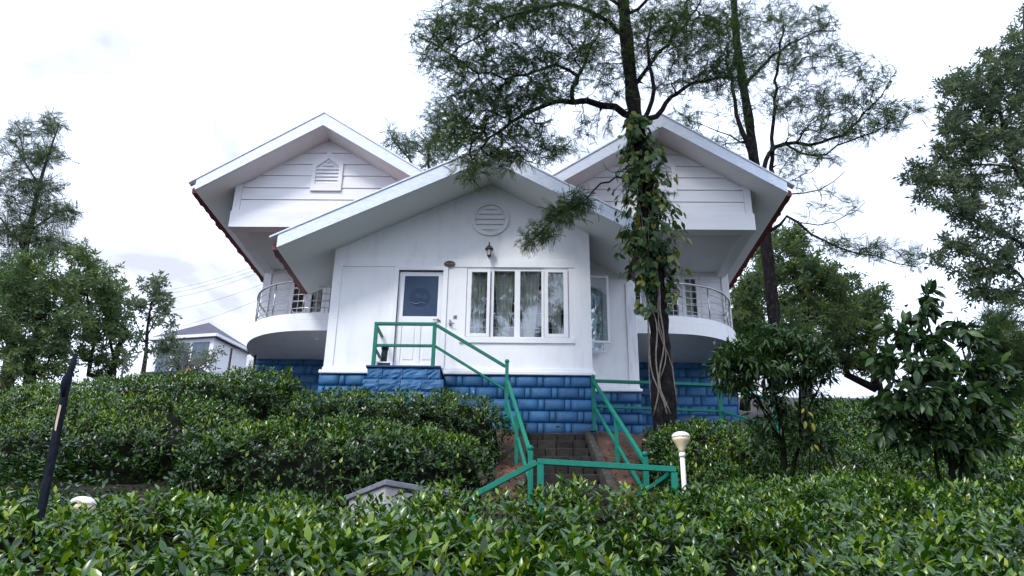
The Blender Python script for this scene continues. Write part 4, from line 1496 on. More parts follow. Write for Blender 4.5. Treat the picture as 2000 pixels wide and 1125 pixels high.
# ------------------------------------------------------------------ tea hedges
def hedge(name, label, bushes, leaf_len, per_m2, fine, n_obj, seed, group=None, warm=0.0, cat='tea hedge', res=.10, bump=.10, hole=0.0, depth=.16, mats=('tea', 'tea_one'), young=.12, stems=True):
    r = np.random.default_rng(seed)
    x0 = min(b[0] - b[2] for b in bushes) - .1
    x1 = max(b[0] + b[2] for b in bushes) + .1
    y0 = min(b[1] - b[3] for b in bushes) - .1
    y1 = max(b[1] + b[3] for b in bushes) + .1
    xs, ys = np.arange(x0, x1 + res, res), np.arange(y0, y1 + res, res)
    X, Y = np.meshgrid(xs, ys)
    G = ground_z(X, Y)
    H = G - .3
    for (cx, cy, rx, ry, zc, sx, sy, *ex) in bushes:
        n = ex[0] if ex else 3.2
        wob = .10 * (vnoise(X * .9, Y * .9, seed + 11) - .5)
        d = (np.abs((X - cx) / rx + wob) ** n + np.abs((Y - cy) / ry + wob) ** n)
        p = np.clip(1 - d, 0, 1) ** (1 / n)
        top = zc + sx * (X - cx) + sy * (Y - cy)
        h = G + (top - G) * p
        H = np.where(d < 1, np.maximum(H, h), H)
    inside = H > G + .02
    H = H + np.where(inside, bump * ((vnoise(X * 1.4, Y * 1.7, seed) - .5) * 1.6 + (vnoise(X * 3.7, Y * 3.7, seed + 1) - .5) + .9 * (vnoise(X * 5.3, Y * 5.3 + 3, seed + 6) - .4)), 0)
    base = (float((x0 + x1) / 2), float((y0 + y1) / 2), float(ground_z((x0 + x1) / 2, (y0 + y1) / 2)))
    t = thing(name, base, label, cat, group)
    # hull just inside the leaf surface, near-black: gap shade put into its colour
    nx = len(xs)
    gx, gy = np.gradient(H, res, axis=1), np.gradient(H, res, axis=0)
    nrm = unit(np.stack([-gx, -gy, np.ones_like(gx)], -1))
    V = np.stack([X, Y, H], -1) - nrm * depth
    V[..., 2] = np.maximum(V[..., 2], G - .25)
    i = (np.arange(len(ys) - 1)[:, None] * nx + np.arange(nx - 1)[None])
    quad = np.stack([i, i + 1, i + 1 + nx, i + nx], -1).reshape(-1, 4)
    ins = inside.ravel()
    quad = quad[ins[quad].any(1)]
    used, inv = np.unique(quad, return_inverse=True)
    np_mesh('dark_gap_hull', V.reshape(-1, 3)[used], inv.reshape(-1, 4), M['twig'], t, kind='stuff')
    # shoots
    area = np.sqrt(1 + gx ** 2 + gy ** 2) * res * res * inside
    P = np.stack([X, Y, H], -1)
    q = to_px(P)
    vis = (q[..., 0] > -260) & (q[..., 0] < 2260) & (q[..., 1] > -50) & (q[..., 1] < 1330)
    front = np.sum(nrm * unit(P), -1) < .35
    area = area * vis * front
    dens = (.35 + 1.2 * vnoise(X * 2.3 + 9, Y * 2.3, seed + 4)) * (.12 + 2.2 * vnoise(X * 5.3, Y * 5.3 + 3, seed + 6) ** 1.6)
    if hole:
        dens = dens * (vnoise(X * 1.1, Y * 1.1 + 4, seed + 5) > hole)
    if not fine:
        dens = dens * (.90 + .10 * sstep(.05, .55, nrm[..., 2]))
    dens = np.where(nrm[..., 2] < .5, np.maximum(dens, .55), dens)
    area = area * dens
    tot = area.sum()
    ns = int(tot * per_m2 / 5)
    c = r.choice(area.size, ns, p=(area / tot).ravel())
    pp = P.reshape(-1, 3)[c] + np.c_[r.uniform(-.5, .5, (ns, 2)) * res, np.zeros(ns)]
    pp[:, 2] += gx.ravel()[c] * (pp[:, 0] - X.ravel()[c]) + gy.ravel()[c] * (pp[:, 1] - Y.ravel()[c])
    nn = nrm.reshape(-1, 3)[c]
    dep = r.uniform(-depth * 1.0, .05, ns)
    pp = pp + nn * dep[:, None]
    stem = unit(.65 * nn + .75 * np.array([0, 0, 1]) + .30 * r.normal(size=(ns, 3)))
    is_young = (r.random(ns) < young * 2.5 * vnoise(pp[:, 0] * 1.5, pp[:, 1] * 1.5, seed + 7)) & (nn[:, 2] > .45)
    a1 = unit(np.cross(stem, r.normal(size=(ns, 3))))
    a2 = np.cross(stem, a1)
    pos, dd, no, sc, ti = [], [], [], [], []
    ph = r.uniform(0, 6.28, ns)
    for k in range(5):
        az = ph + k * 2.4 + r.uniform(-.3, .3, ns)
        tilt = np.where(is_young & (k > 2), r.uniform(.15, .6, ns), r.uniform(.55, 1.45, ns) - .08 * k)
        rad = np.cos(az)[:, None] * a1 + np.sin(az)[:, None] * a2
        d = stem * np.cos(tilt)[:, None] + rad * np.sin(tilt)[:, None]
        n_ = stem * np.sin(tilt)[:, None] - rad * np.cos(tilt)[:, None] + r.normal(size=(ns, 3)) * .14
        pos.append(pp + stem * (leaf_len * .16 * k) + rad * .006)
        dd.append(d)
        no.append(n_)
        sc.append(leaf_len * r.uniform(.6, 1.2, ns) * np.where(is_young & (k > 2), .75, 1))
        ti.append(np.where(is_young & (k > 2), r.uniform(.70, .97, ns), np.clip(r.normal(.40, .21, ns) - .28 * sstep(.6, .2, nn[:, 2]), 0, .82)))  # leaves on steep sides tinted darker: side shade put into their colour
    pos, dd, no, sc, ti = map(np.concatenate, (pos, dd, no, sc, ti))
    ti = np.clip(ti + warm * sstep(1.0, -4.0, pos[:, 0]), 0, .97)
    R = frames(dd, no)
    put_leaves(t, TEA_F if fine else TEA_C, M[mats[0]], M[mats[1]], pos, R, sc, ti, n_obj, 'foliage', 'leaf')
    # bare lower stems along the front
    if stems:
        mb = MB()
        for (cx, cy, rx, ry, zc, sx, sy, *ex) in bushes:
            for k in range(int(rx * (36 if seed == 23 else 20))):
                x = cx + rx * r.uniform(-.95, .95)
                y = cy - ry * r.uniform(.70, 1.0)
                g = float(ground_z(x, y))
                h = r.uniform(.2, .5) * max(.3, zc + sy * (y - cy) - g)
                l1 = r.normal(size=3) * .08
                mb.tube([(x, y, g - .03), (x + l1[0], y + l1[1], g + h * .5), (x + 2.2 * l1[0] + l1[2], y - .05 + l1[1], g + h)], [.007, .005, .003], 3, cap=False)
        mb.build('bare_stems', M['vine_wood' if seed == 23 else 'twig'], t, kind='stuff')
    return t


G_ = 'tea hedges on the slope'
hedge('tea_hedge', 'nearest tea row at the bottom edge of the picture', [(-.52, 3.62, 1.58, .68, .165, 0, .17)], .072, 2700, True, 300, 21, G_, res=.07, depth=.13, young=.25)
hedge('tea_hedge', 'long front tea hedge below the cross railing and the concrete lid',
      [(0.0, 5.55, 6.2, .95, .515, .016, .34), (.4, 5.95, 1.2, .60, .69, 0, .2), (-1.3, 5.95, 1.1, .6, .595, 0, .2), (-3.5, 4.3, 1.55, 1.05, .32, 0.0, .26), (3.05, 3.75, 2.0, .85, .26, 0, .24)],
      .069, 2500, True, 300, 22, G_, warm=.10, res=.08, depth=.19, young=.25)
hedge('tea_hedge', 'rounded tea mound left of the steps, in front of the other rows', [(-2.30, 9.9, 1.92, .80, 2.06, -.01, .42, 3.4)], .074, 1875, False, 220, 23, G_, young=.34)
hedge('tea_hedge', 'tea row against the blue base below the white door', [(-2.18, 13.0, 1.92, .70, 3.22, 0, .42, 3.4)], .074, 1625, False, 150, 24, G_, young=.34)
hedge('tea_hedge', 'lower of the two tea rows on the left bank, behind the leaning pole', [(-7.0, 11.5, 3.0, 1.1, 2.55, .06, .52, 4.2)], .074, 1437, False, 200, 25, G_, young=.34)
hedge('tea_hedge', 'topmost tea row at the left, below the distant house', [(-7.0, 14.0, 3.0, 1.1, 3.73, .09, .42, 4.2), (-4.75, 14.3, .75, .8, 3.66, 0, .3)], .074, 1375, False, 150, 26, G_, young=.38)
hedge('tea_hedge', 'tea bush right of the steps at the foot of the vine-covered tree', [(2.75, 11.65, .95, 1.1, 2.42, 0, .42), (2.35, 10.7, .5, .6, 1.70, 0, .3)], .074, 1750, False, 200, 27, G_, young=.34)
hedge('tea_hedge', 'dark tea mass around the thin-stemmed shrub right of the lamp', [(4.9, 11.7, 2.2, 1.35, 2.20, -.03, .34), (3.4, 10.3, 1.0, .9, 1.72, 0, .3)], .074, 1437, False, 150, 28, G_, young=.15)
hedge('tea_hedge', 'tea slope rising behind the shrubs at the right', [(8.8, 17.2, 3.4, 4.6, 4.15, 0, .28), (7.2, 13.6, 2.2, 1.6, 2.90, 0, .3)], .10, 480, False, 0, 29, G_, res=.16, young=.12, stems=False)
hedge('tea_hedge', 'low tea hedge between the lamp and the large-leaved shrub', [(4.3, 8.15, 2.5, 1.25, 1.12, -.02, .24), (1.9, 7.8, .75, .8, .90, 0, .2)], .074, 1875, False, 200, 30, G_, young=.25)
hedge('tea_hedge', 'tea hedge at the right edge behind the large-leaved shrub', [(8.4, 10.9, 2.4, 1.7, 1.85, 0, .32), (7.4, 7.6, 1.7, 1.1, 1.05, 0, .25)], .085, 850, False, 80, 31, G_, young=.2)


# creepers and weeds on the bare left bank, dry litter on the soil by the steps
def ground_scatter(name, label, cat, region, n, size, tpl, mat, seed, lift=.03, upright=.3, tint=(0, 1)):
    r = np.random.default_rng(seed)
    x0, x1, y0, y1 = region
    x, y = r.uniform(x0, x1, n), r.uniform(y0, y1, n)
    k = vnoise(x * 1.3, y * 1.3, seed) > r.uniform(.2, .75, n)
    x, y = x[k], y[k]
    z = ground_z(x, y) + r.uniform(0, lift, len(x))
    d = unit(np.c_[r.normal(size=(len(x), 2)), r.uniform(-.2, upright, len(x))])
    nn = unit(np.c_[r.normal(size=(len(x), 2)) * .4, np.ones(len(x))])
    V, F, T = scatter(tpl[0], tpl[1], np.c_[x, y, z], frames(d, nn), size * r.uniform(.6, 1.3, len(x)), r.uniform(tint[0], tint[1], len(x)))
    o = np_mesh(name, V, F, mat, None, tint=T, kind='stuff')
    return o


M['litter'] = leaf_mat('dry_leaf_litter', [(0.0, (0.05, 0.03, 0.018)), (0.6, (0.14, 0.085, 0.045)), (1.0, (0.30, 0.24, 0.12))], rough=.8, trans=0)
ground_scatter('leaf_litter', '', '', (-1.0, 2.3, 10.2, 14.6), 1600, .07, TEA_C, M['litter'], 5, .03)
ground_scatter('leaf_litter', '', '', (-8.5, 1.5, 6.6, 10.5), 2500, .07, TEA_C, M['litter'], 6, .03)
ground_scatter('bank_creeper', '', '', (-8.5, -2.0, 7.6, 10.9), 30000, .08, TEA_C, M['tea'], 7, .45, 1.0, (.0, .45))
ground_scatter('bank_creeper', '', '', (-.9, 1.9, 9.2, 11.2), 700, .085, TEA_C, M['tea'], 8, .25, 1.0, (.2, .7))
ground_scatter('bank_creeper', '', '', (3.2, 7.5, 9.0, 13.5), 3000, .09, TEA_C, M['tea'], 9, .4, 1.0, (.0, .6))
ground_scatter('terrace_weeds', '', '', (-7.5, 6.5, 14.9, 18.4), 2500, .09, TEA_C, M['tea'], 10, .2, 1.0, (.1, .7))


# ------------------------------------------------------------------ trees
def resample(path, step):
    P = [np.array(p, float) for p in path]
    out = []
    ext = [2 * P[0] - P[1]] + P + [2 * P[-1] - P[-2]]
    for i in range(1, len(ext) - 2):
        a, b, c, d = ext[i - 1:i + 3]
        n = max(2, int(np.linalg.norm(c - b) / step))
        for k in range(n):
            t = k / n
            out.append(.5 * (2 * b + (c - a) * t + (2 * a - 5 * b + 4 * c - d) * t * t + (3 * b - a - 3 * c + d) * t ** 3))
    out.append(P[-1])
    return np.array(out)


def tree(name, label, limbs, blobs, tpl, leaf_mat_name, bark, seed, per=10, size=(.16, .26), group=None, cat='tree', tip_r=.005, pipe=.0042,
         droop=.25, spread=.30, up=.15, density=1.0, n_obj=0, mat_one=None, step=.22, leaf_name='leaf', rough_trunk=.0, stuff='foliage', face_up=.7, back=1.0, grow=1.0, costw=.22):
    """limbs: [(path of (px, py, Y), r0, r1)], first the trunk; blobs: (px, py, rx, ry, Y, dY, n) clouds of twig ends"""
    r = np.random.default_rng(seed)
    nodes, cost, par, rad, lim = [], [], [], [], []
    polys = []
    for li, (path, r0, r1) in enumerate(limbs):
        pts = resample([at(*p) for p in path], step)
        if li:
            ex = np.array(nodes)
            j = int(np.argmin(np.linalg.norm(ex - pts[0], axis=1)))
            pts = np.concatenate([[ex[j]], pts[1:]])
            pts[1:-1] += r.normal(size=(len(pts) - 2, 3)) * step * .10
        ids = []
        for k, p in enumerate(pts):
            if li and k == 0:
                ids.append(j)
                continue
            nodes.append(p)
            prev = ids[-1] if ids else -1
            par.append(prev)
            cost.append(0 if prev < 0 else cost[prev] + np.linalg.norm(p - nodes[prev]))
            rad.append(r0 + (r1 - r0) * k / (len(pts) - 1))
            ids.append(len(nodes) - 1)
        polys.append((pts, r0, r1))
    n_limb = len(nodes)
    base = nodes[0]
    t = thing(name, base, label, cat, group)
    # trunk and limbs
    for li, (pts, r0, r1) in enumerate(polys):
        mb = MB()
        rr = np.linspace(r0, r1, len(pts))
        if li == 0:
            hgt = np.arange(len(pts)) * step
            rr = rr * (1 + .20 * np.exp(-hgt / .3)) * (1 + .06 * r.normal(size=len(pts)))
        mb.tube(pts, rr, 12 if li == 0 else 7)
        mb.build('trunk' if li == 0 else 'limb', M[bark], t)
    # twig ends
    A = []
    for (px, py, rx, ry, Y, dY, n) in blobs:
        n = int(n * density)
        rx, ry = rx * grow, ry * grow
        u = r.normal(size=(n, 3))
        u = unit(u) * (r.random((n, 1)) ** .45)
        for k in range(n):
            A.append(at(px + rx * u[k, 0], py + ry * u[k, 1], Y + dY * u[k, 2] * back))
    A = np.array(A)
    NL = np.array(nodes)
    d0 = np.array([np.min(np.linalg.norm(NL - a, axis=1)) for a in A])
    cap = n_limb + len(A) * 12
    NP = np.zeros((cap, 3))
    NP[:n_limb] = NL
    NC = np.zeros(cap)
    NC[:n_limb] = cost
    cnt = n_limb
    paths, tipdir = [], []
    twig_paths = []
    for ai in np.argsort(d0):
        a = A[ai]
        dist = np.linalg.norm(NP[:cnt] - a, axis=1)
        j = int(np.argmin(dist + costw * NC[:cnt]))
        p0 = NP[j]
        L_ = dist[j]
        m = int(np.clip(L_ / .22, 2, 9))
        pd = p0 - NP[par[j]] if par[j] >= 0 else np.array([0, 0, 1.0])
        c1 = p0 + unit(unit(pd) * .6 + unit(a - p0) * .9 + np.array([0, 0, up])) * L_ * .4 + r.normal(size=3) * L_ * .06
        ids = [j]
        for k in range(1, m + 1):
            tt = k / m
            p = (1 - tt) ** 2 * p0 + 2 * (1 - tt) * tt * c1 + tt * tt * a
            p[2] -= droop * .12 * L_ * tt * tt
            NP[cnt] = p
            par.append(ids[-1])
            NC[cnt] = NC[ids[-1]] + np.linalg.norm(p - NP[ids[-1]])
            ids.append(cnt)
            cnt += 1
        paths.append(ids)
        tipdir.append(unit(NP[ids[-1]] - NP[ids[-2]]))
    # pipe-model radii
    count = np.zeros(cnt)
    for ids in paths:
        count[ids[-1]] += 1
    for k in range(cnt - 1, -1, -1):
        if par[k] >= 0:
            count[par[k]] += count[k]
    rr = np.maximum(tip_r, pipe * np.maximum(count, 1) ** .42)
    mb = MB()
    for ids in paths:
        pr = rr[ids].copy()
        if ids[0] < n_limb:
            pr[0] = min(pr[0], rad[ids[0]])
        else:
            pr[0] = pr[1]
        mb.tube(NP[ids], pr, 4 if pr[0] > .015 else 3, cap=False)
    mb.build('branches', M[bark], t, kind='stuff')
    # foliage at the twig ends and back along the last stretch
    tips = np.array([NP[i[-1]] for i in paths])
    prev = np.array([NP[i[-2]] for i in paths])
    td = np.array(tipdir)
    n = len(tips)
    pos, dirs = [], []
    for k in range(per):
        f = r.random((n, 1)) ** 1.5 * 1.15
        pos.append(tips + (prev - tips) * f + r.normal(size=(n, 3)) * spread * .30 * r.random((n, 1)))
        dirs.append(unit(td * .55 + r.normal(size=(n, 3)) * .62 + np.array([0, 0, up - droop])))
    pos, dirs = np.concatenate(pos), np.concatenate(dirs)
    nn = unit(r.normal(size=pos.shape) * (1 - face_up) + np.array([0, 0, face_up]))
    s = r.uniform(size[0], size[1], len(pos))
    clump = vnoise(pos[:, 0] * 1.6, pos[:, 2] * 1.6 + pos[:, 1], seed)
    ti = np.clip(r.normal(.42, .20, len(pos)) + .45 * (clump - .5), 0, 1)
    put_leaves(t, tpl, M[leaf_mat_name], M[mat_one] if mat_one else None, pos, frames(dirs, nn), s, ti, n_obj, stuff, leaf_name)
    return t


B = lambda px, py, rx, ry, Y, dY, n: (px, py, rx, ry, Y, dY, n)
# --- the big feathery tree before the right gable
main_limbs = [
    ([(1303, 870, 13.0), (1298, 812, 13.0), (1291, 700, 13.0), (1285, 600, 13.0), (1273, 480, 13.0), (1263, 380, 13.0), (1252, 300, 13.0), (1241, 230, 13.0), (1229, 130, 13.0), (1218, 10, 13.0), (1208, -120, 13.0), (1200, -260, 13.1)], .195, .085),
    ([(1243, 232, 13.0), (1200, 212, 12.8), (1150, 200, 12.5), (1115, 197, 12.3), (1060, 205, 12.0), (1000, 238, 11.7), (940, 290, 11.5)], .075, .018),
    ([(1117, 197, 12.3), (1118, 170, 12.35), (1132, 150, 12.4), (1148, 105, 12.6), (1172, 55, 12.8)], .048, .016),
    ([(1134, 148, 12.4), (1085, 128, 12.0), (1010, 150, 11.6), (935, 140, 11.3), (870, 95, 11.1), (805, 66, 11.0)], .032, .008),
    ([(1226, 75, 13.0), (1135, 12, 12.7), (1045, 20, 12.3), (985, 40, 12.0), (930, 72, 11.8), (885, 105, 11.6)], .050, .012),
    ([(1247, 238, 13.0), (1282, 222, 13.2), (1312, 190, 13.4), (1352, 166, 13.6), (1400, 155, 13.8), (1442, 152, 14.0)], .060, .018),
    ([(1252, 248, 13.0), (1274, 195, 12.8), (1274, 150, 12.7), (1262, 100, 12.7), (1270, 40, 12.8)], .050, .018),
    ([(1208, -110, 13.0), (1150, -170, 11.5), (1100, -230, 10), (1040, -330, 8.5), (1000, -450, 7.2)], .06, .015),
    ([(1105, -228, 10.1), (1190, -270, 9.6), (1260, -280, 9.2)], .035, .01),
    ([(1045, -325, 8.6), (930, -340, 8.2), (840, -350, 8)], .03, .01),
    ([(1110, -225, 10.1), (950, -150, 9.6), (850, -120, 9.3)], .035, .01),
    ([(1236, 170, 13.0), (1295, 95, 13.3), (1340, 45, 13.6), (1380, -20, 13.8)], .045, .014),
    ([(1222, 40, 13.0), (1280, -20, 13.2), (1330, -70, 13.4)], .04, .015),
    ([(1222, 30, 13.0), (1150, -40, 12.6), (1060, -70, 12.2)], .04, .015),
    ([(1256, 352, 13.0), (1205, 347, 12.8), (1160, 372, 12.5), (1112, 410, 12.2), (1060, 447, 12.0), (1025, 488, 11.8)], .020, .006),
    ([(1258, 335, 13.0), (1222, 332, 12.8), (1200, 338, 12.7), (1178, 318, 12.6)], .011, .004),
]
main_blobs = [
    B(850, 70, 50, 45, 11.1, .7, 42), B(905, 35, 60, 45, 11.4, .8, 60), B(990, 25, 80, 50, 12, 1.0, 90), B(1090, 30, 80, 50, 12.4, 1, 90), B(1170, 30, 60, 60, 12.8, 1, 70),
    B(895, 130, 70, 55, 11.3, .8, 70), B(985, 110, 70, 50, 11.7, .9, 70), B(1075, 110, 70, 45, 12.1, .9, 66), B(1160, 110, 50, 50, 12.6, .9, 48),
    B(930, 205, 60, 45, 11.5, .7, 50), B(1000, 190, 70, 45, 11.8, .8, 80), B(1075, 170, 50, 35, 12.1, .8, 40), B(960, 265, 60, 44, 11.5, .6, 44), B(1025, 255, 54, 44, 11.8, .6, 34), B(895, 270, 50, 44, 11.4, .5, 34), B(868, 215, 35, 40, 11.3, .4, 14),
    B(920, 325, 26, 26, 11.3, .3, 16), B(1060, 290, 45, 28, 11.9, .5, 16), B(985, 305, 40, 22, 11.6, .4, 22), B(1160, 240, 45, 30, 12.6, .5, 12), B(1190, 165, 35, 40, 12.8, .7, 16),
    B(1300, 70, 60, 55, 13.2, 1, 66), B(1375, 95, 60, 60, 13.6, 1, 76), B(1340, 30, 70, 45, 13.5, 1, 70), B(1420, 60, 50, 50, 13.9, .9, 50), B(1440, 130, 50, 35, 14, .8, 44), B(1390, 150, 60, 30, 13.8, .7, 40), B(1310, 150, 45, 40, 13.3, .7, 26), B(1265, 40, 40, 50, 12.8, .8, 30), B(1235, 110, 30, 60, 13, .6, 22),
    B(1050, -190, 190, 70, 9.6, .8, 150), B(900, -200, 120, 70, 9.2, .8, 80), B(1000, -330, 260, 90, 8.0, .7, 170), B(1200, -250, 160, 80, 9.4, .8, 100), B(1000, -520, 260, 110, 7.0, .8, 90),
    B(1350, -60, 110, 60, 13.5, 1.4, 70), B(1200, -80, 110, 60, 13, 1.4, 70), B(1050, -60, 110, 50, 12.3, 1.3, 60),
    B(1130, 397, 32, 24, 12.3, .25, 26), B(1095, 420, 28, 20, 12.1, .2, 20), B(1060, 450, 24, 18, 12.0, .15, 14), B(1032, 470, 12, 16, 11.85, .1, 7),
]
tree('feathery_tree', 'tall feathery tree with a vine-wrapped dark trunk before the right gable', main_limbs, main_blobs, FERN, 'oak', 'bark', 41, costw=.06, grow=1.12, per=5, size=(.12, .23), droop=.30, up=.12, density=1.8, pipe=.0036, tip_r=.0055, spread=.30)

# --- second feathery tree behind the roof
second_limbs = [
    ([(1518, 760, 20.5), (1516, 660, 20.5), (1503, 540, 20.5), (1490, 430, 20.5), (1472, 310, 20.5), (1463, 235, 20.5), (1447, 140, 20.5), (1437, 60, 20.5), (1430, -60, 20.5), (1425, -150, 20.5)], .19, .09),
    ([(1476, 330, 20.5), (1446, 250, 20.2), (1432, 170, 20.0), (1418, 110, 20)], .09, .03),
    ([(1512, 420, 20.6), (1508, 330, 20.8), (1510, 230, 20.9), (1518, 140, 21), (1530, 50, 21)], .075, .03),
    ([(1488, 400, 20.5), (1500, 300, 20.7), (1535, 283, 20.9), (1605, 278, 21.1), (1660, 252, 21.3), (1702, 205, 21.4), (1742, 160, 21.5)], .085, .014),
    ([(1540, 283, 20.9), (1590, 305, 20.6), (1660, 275, 20.4), (1735, 245, 20.3), (1795, 215, 20.2)], .035, .01),
    ([(1497, 470, 20.5), (1540, 422, 20.2), (1582, 455, 20.0), (1640, 485, 19.8), (1710, 503, 19.7), (1780, 520, 19.6)], .05, .01),
    ([(1484, 380, 20.5), (1545, 375, 20.2), (1600, 372, 20.0), (1650, 335, 20.0)], .03, .007),
    ([(1560, 425, 20.1), (1600, 440, 20.0), (1650, 425, 20), (1690, 395, 20)], .02, .006),
    ([(1452, 170, 20.5), (1510, 110, 20.8), (1570, 70, 21), (1630, 60, 21)], .06, .02),
    ([(1470, 290, 20.5), (1400, 255, 20.0), (1340, 235, 19.8)], .03, .008),
]
second_blobs = [
    B(1450, 30, 60, 50, 20.5, 1.6, 40), B(1530, 40, 60, 50, 20.8, 1.6, 44), B(1600, 40, 45, 40, 21, 1.4, 30), B(1470, 110, 60, 50, 20.5, 1.5, 40), B(1550, 120, 60, 50, 20.9, 1.5, 48), B(1625, 115, 50, 40, 21.1, 1.3, 34), B(1680, 135, 40, 40, 21.3, 1.2, 24), B(1735, 150, 26, 28, 21.5, .8, 11),
    B(1530, 195, 60, 40, 20.9, 1.4, 40), B(1610, 195, 60, 40, 21.1, 1.3, 44), B(1690, 200, 50, 36, 21.3, 1.2, 36), B(1750, 210, 35, 28, 20.6, 1, 18), B(1600, 250, 70, 26, 20.9, 1.2, 34), B(1680, 255, 60, 26, 20.6, 1, 30), B(1740, 235, 40, 22, 20.4, .8, 16), B(1795, 212, 16, 12, 20.2, .5, 5), B(1545, 300, 40, 30, 20.7, 1, 16), B(1600, 305, 40, 18, 20.5, .9, 12),
    B(1420, 190, 50, 40, 20.1, 1.2, 18), B(1345, 235, 50, 36, 19.8, 1, 18), B(1400, 285, 50, 24, 20, 1, 14), B(1450, 260, 24, 40, 20.3, .8, 8),
    B(1640, 480, 36, 20, 19.9, .8, 14), B(1710, 490, 50, 22, 19.7, .8, 20), B(1780, 505, 36, 20, 19.6, .7, 10), B(1570, 470, 24, 14, 20, .5, 5), B(1670, 398, 18, 12, 20, .4, 3), B(1600, 400, 50, 30, 20, .8, 5), B(1560, 345, 40, 25, 20.2, .6, 6),
]
tree('feathery_tree', 'second feathery tree leaning behind the right roof edge, with thin open branches', second_limbs, second_blobs, FERN, 'oak', 'bark', 42, density=2.0, spread=.40, per=4, size=(.19, .33), droop=.12, up=.18, tip_r=.008, pipe=.0045, step=.35)

# --- tall dense tree at the right edge
tree('feathery_tree', 'tall dense dark tree at the right edge of the sky', [
    ([(2085, 800, 21), (2070, 600, 21), (2050, 430, 21), (2025, 290, 21), (2010, 150, 21), (2000, 20, 21)], .26, .05),
    ([(2052, 440, 21), (2000, 360, 20.6), (1968, 290, 20.3), (1950, 200, 20.2), (1935, 140, 20.2)], .09, .03),
    ([(2066, 560, 21), (1990, 470, 20.4), (1900, 430, 20.1), (1840, 408, 20)], .07, .02),
    ([(2070, 600, 21), (1980, 530, 20.5), (1900, 500, 20.2), (1870, 480, 20.1)], .05, .02),
    ([(2035, 350, 21), (1950, 290, 20.8), (1870, 210, 20.6), (1840, 190, 20.6)], .05, .015),
    ([(1960, 320, 20.6), (1890, 320, 20.2), (1800, 330, 20)], .035, .012)],
    [B(1960, 120, 45, 40, 20.6, 1.4, 64), B(1900, 160, 45, 36, 20.5, 1.3, 60), B(1860, 165, 28, 20, 20.5, .9, 26), B(1955, 190, 50, 36, 20.4, 1.3, 66), B(1885, 225, 45, 36, 20.4, 1.2, 62), B(1950, 265, 48, 34, 20.4, 1.2, 56), B(1890, 290, 45, 32, 20.2, 1, 56), B(1835, 300, 22, 22, 20.1, .7, 18), B(1800, 338, 34, 18, 20, .6, 24), B(1858, 350, 45, 22, 20.1, .9, 40), B(1870, 405, 44, 24, 20, .8, 44), B(1815, 385, 24, 14, 20, .5, 9), B(1920, 440, 44, 24, 20.1, .9, 34), B(1880, 480, 40, 18, 20.1, .8, 30), B(1840, 505, 24, 14, 20, .6, 10), B(1940, 520, 44, 24, 20.3, .9, 36), B(1910, 575, 34, 22, 20.3, .8, 24), B(1970, 580, 40, 26, 20.4, .8, 26), B(1985, 85, 26, 26, 20.5, 1, 24), B(1985, 330, 40, 50, 20.6, 1.2, 24), B(1985, 440, 30, 40, 20.6, 1, 16), B(1930, 370, 50, 30, 20.3, 1.1, 36), B(1960, 490, 40, 26, 20.3, 1, 22), B(1810, 350, 40, 16, 20, .6, 14), B(1880, 540, 34, 18, 20.1, .7, 16), B(1850, 240, 30, 26, 20.4, .8, 20), B(2040, 40, 50, 50, 21, 1.6, 50), B(2080, 150, 60, 60, 21.2, 1.6, 60), B(2110, 270, 70, 60, 21.2, 1.8, 60), B(2130, 400, 80, 70, 21.2, 1.8, 60), B(2090, 520, 60, 40, 21, 1.4, 30), B(1990, 150, 30, 60, 20.8, 1.2, 40), B(1990, 250, 30, 60, 20.8, 1.2, 40)],
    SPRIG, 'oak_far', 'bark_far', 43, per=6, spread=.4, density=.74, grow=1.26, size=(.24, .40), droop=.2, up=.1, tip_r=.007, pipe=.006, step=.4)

# --- left trees
tree('feathery_tree', 'tall slender feathery tree at the left edge', [
    ([(10, 775, 23), (28, 640, 23), (48, 500, 23), (70, 390, 23), (92, 310, 23), (115, 245, 23)], .20, .02),
    ([(60, 450, 23), (100, 420, 22.7), (145, 410, 22.5)], .04, .01),
    ([(40, 560, 23), (90, 520, 22.7), (130, 480, 22.6)], .04, .01),
    ([(75, 370, 23), (50, 310, 23), (35, 250, 23.1)], .04, .01),
    ([(50, 490, 23), (0, 430, 23.2), (-40, 380, 23.3)], .05, .012)],
    [B(40, 262, 30, 24, 23, .8, 22), B(100, 245, 30, 22, 23, .8, 26), B(50, 310, 40, 30, 23, 1, 32), B(95, 300, 34, 26, 23, 1, 30), B(40, 370, 45, 34, 23, 1.1, 40), B(90, 365, 30, 26, 23, .9, 24), B(30, 440, 45, 36, 23, 1.1, 46), B(100, 415, 45, 22, 22.8, .9, 36), B(140, 412, 20, 14, 22.6, .5, 10), B(75, 465, 45, 30, 22.8, 1, 42), B(20, 520, 40, 40, 23, 1.1, 46), B(110, 475, 30, 20, 22.7, .8, 14), B(-20, 330, 40, 60, 23, 1, 30), B(-20, 600, 40, 50, 23, 1, 30)],
    FERN_S, 'oak_far', 'bark_far', 44, per=5, spread=.4, density=1.25, grow=1.1, size=(.26, .42), droop=.15, up=.15, tip_r=.007, pipe=.006, step=.4)
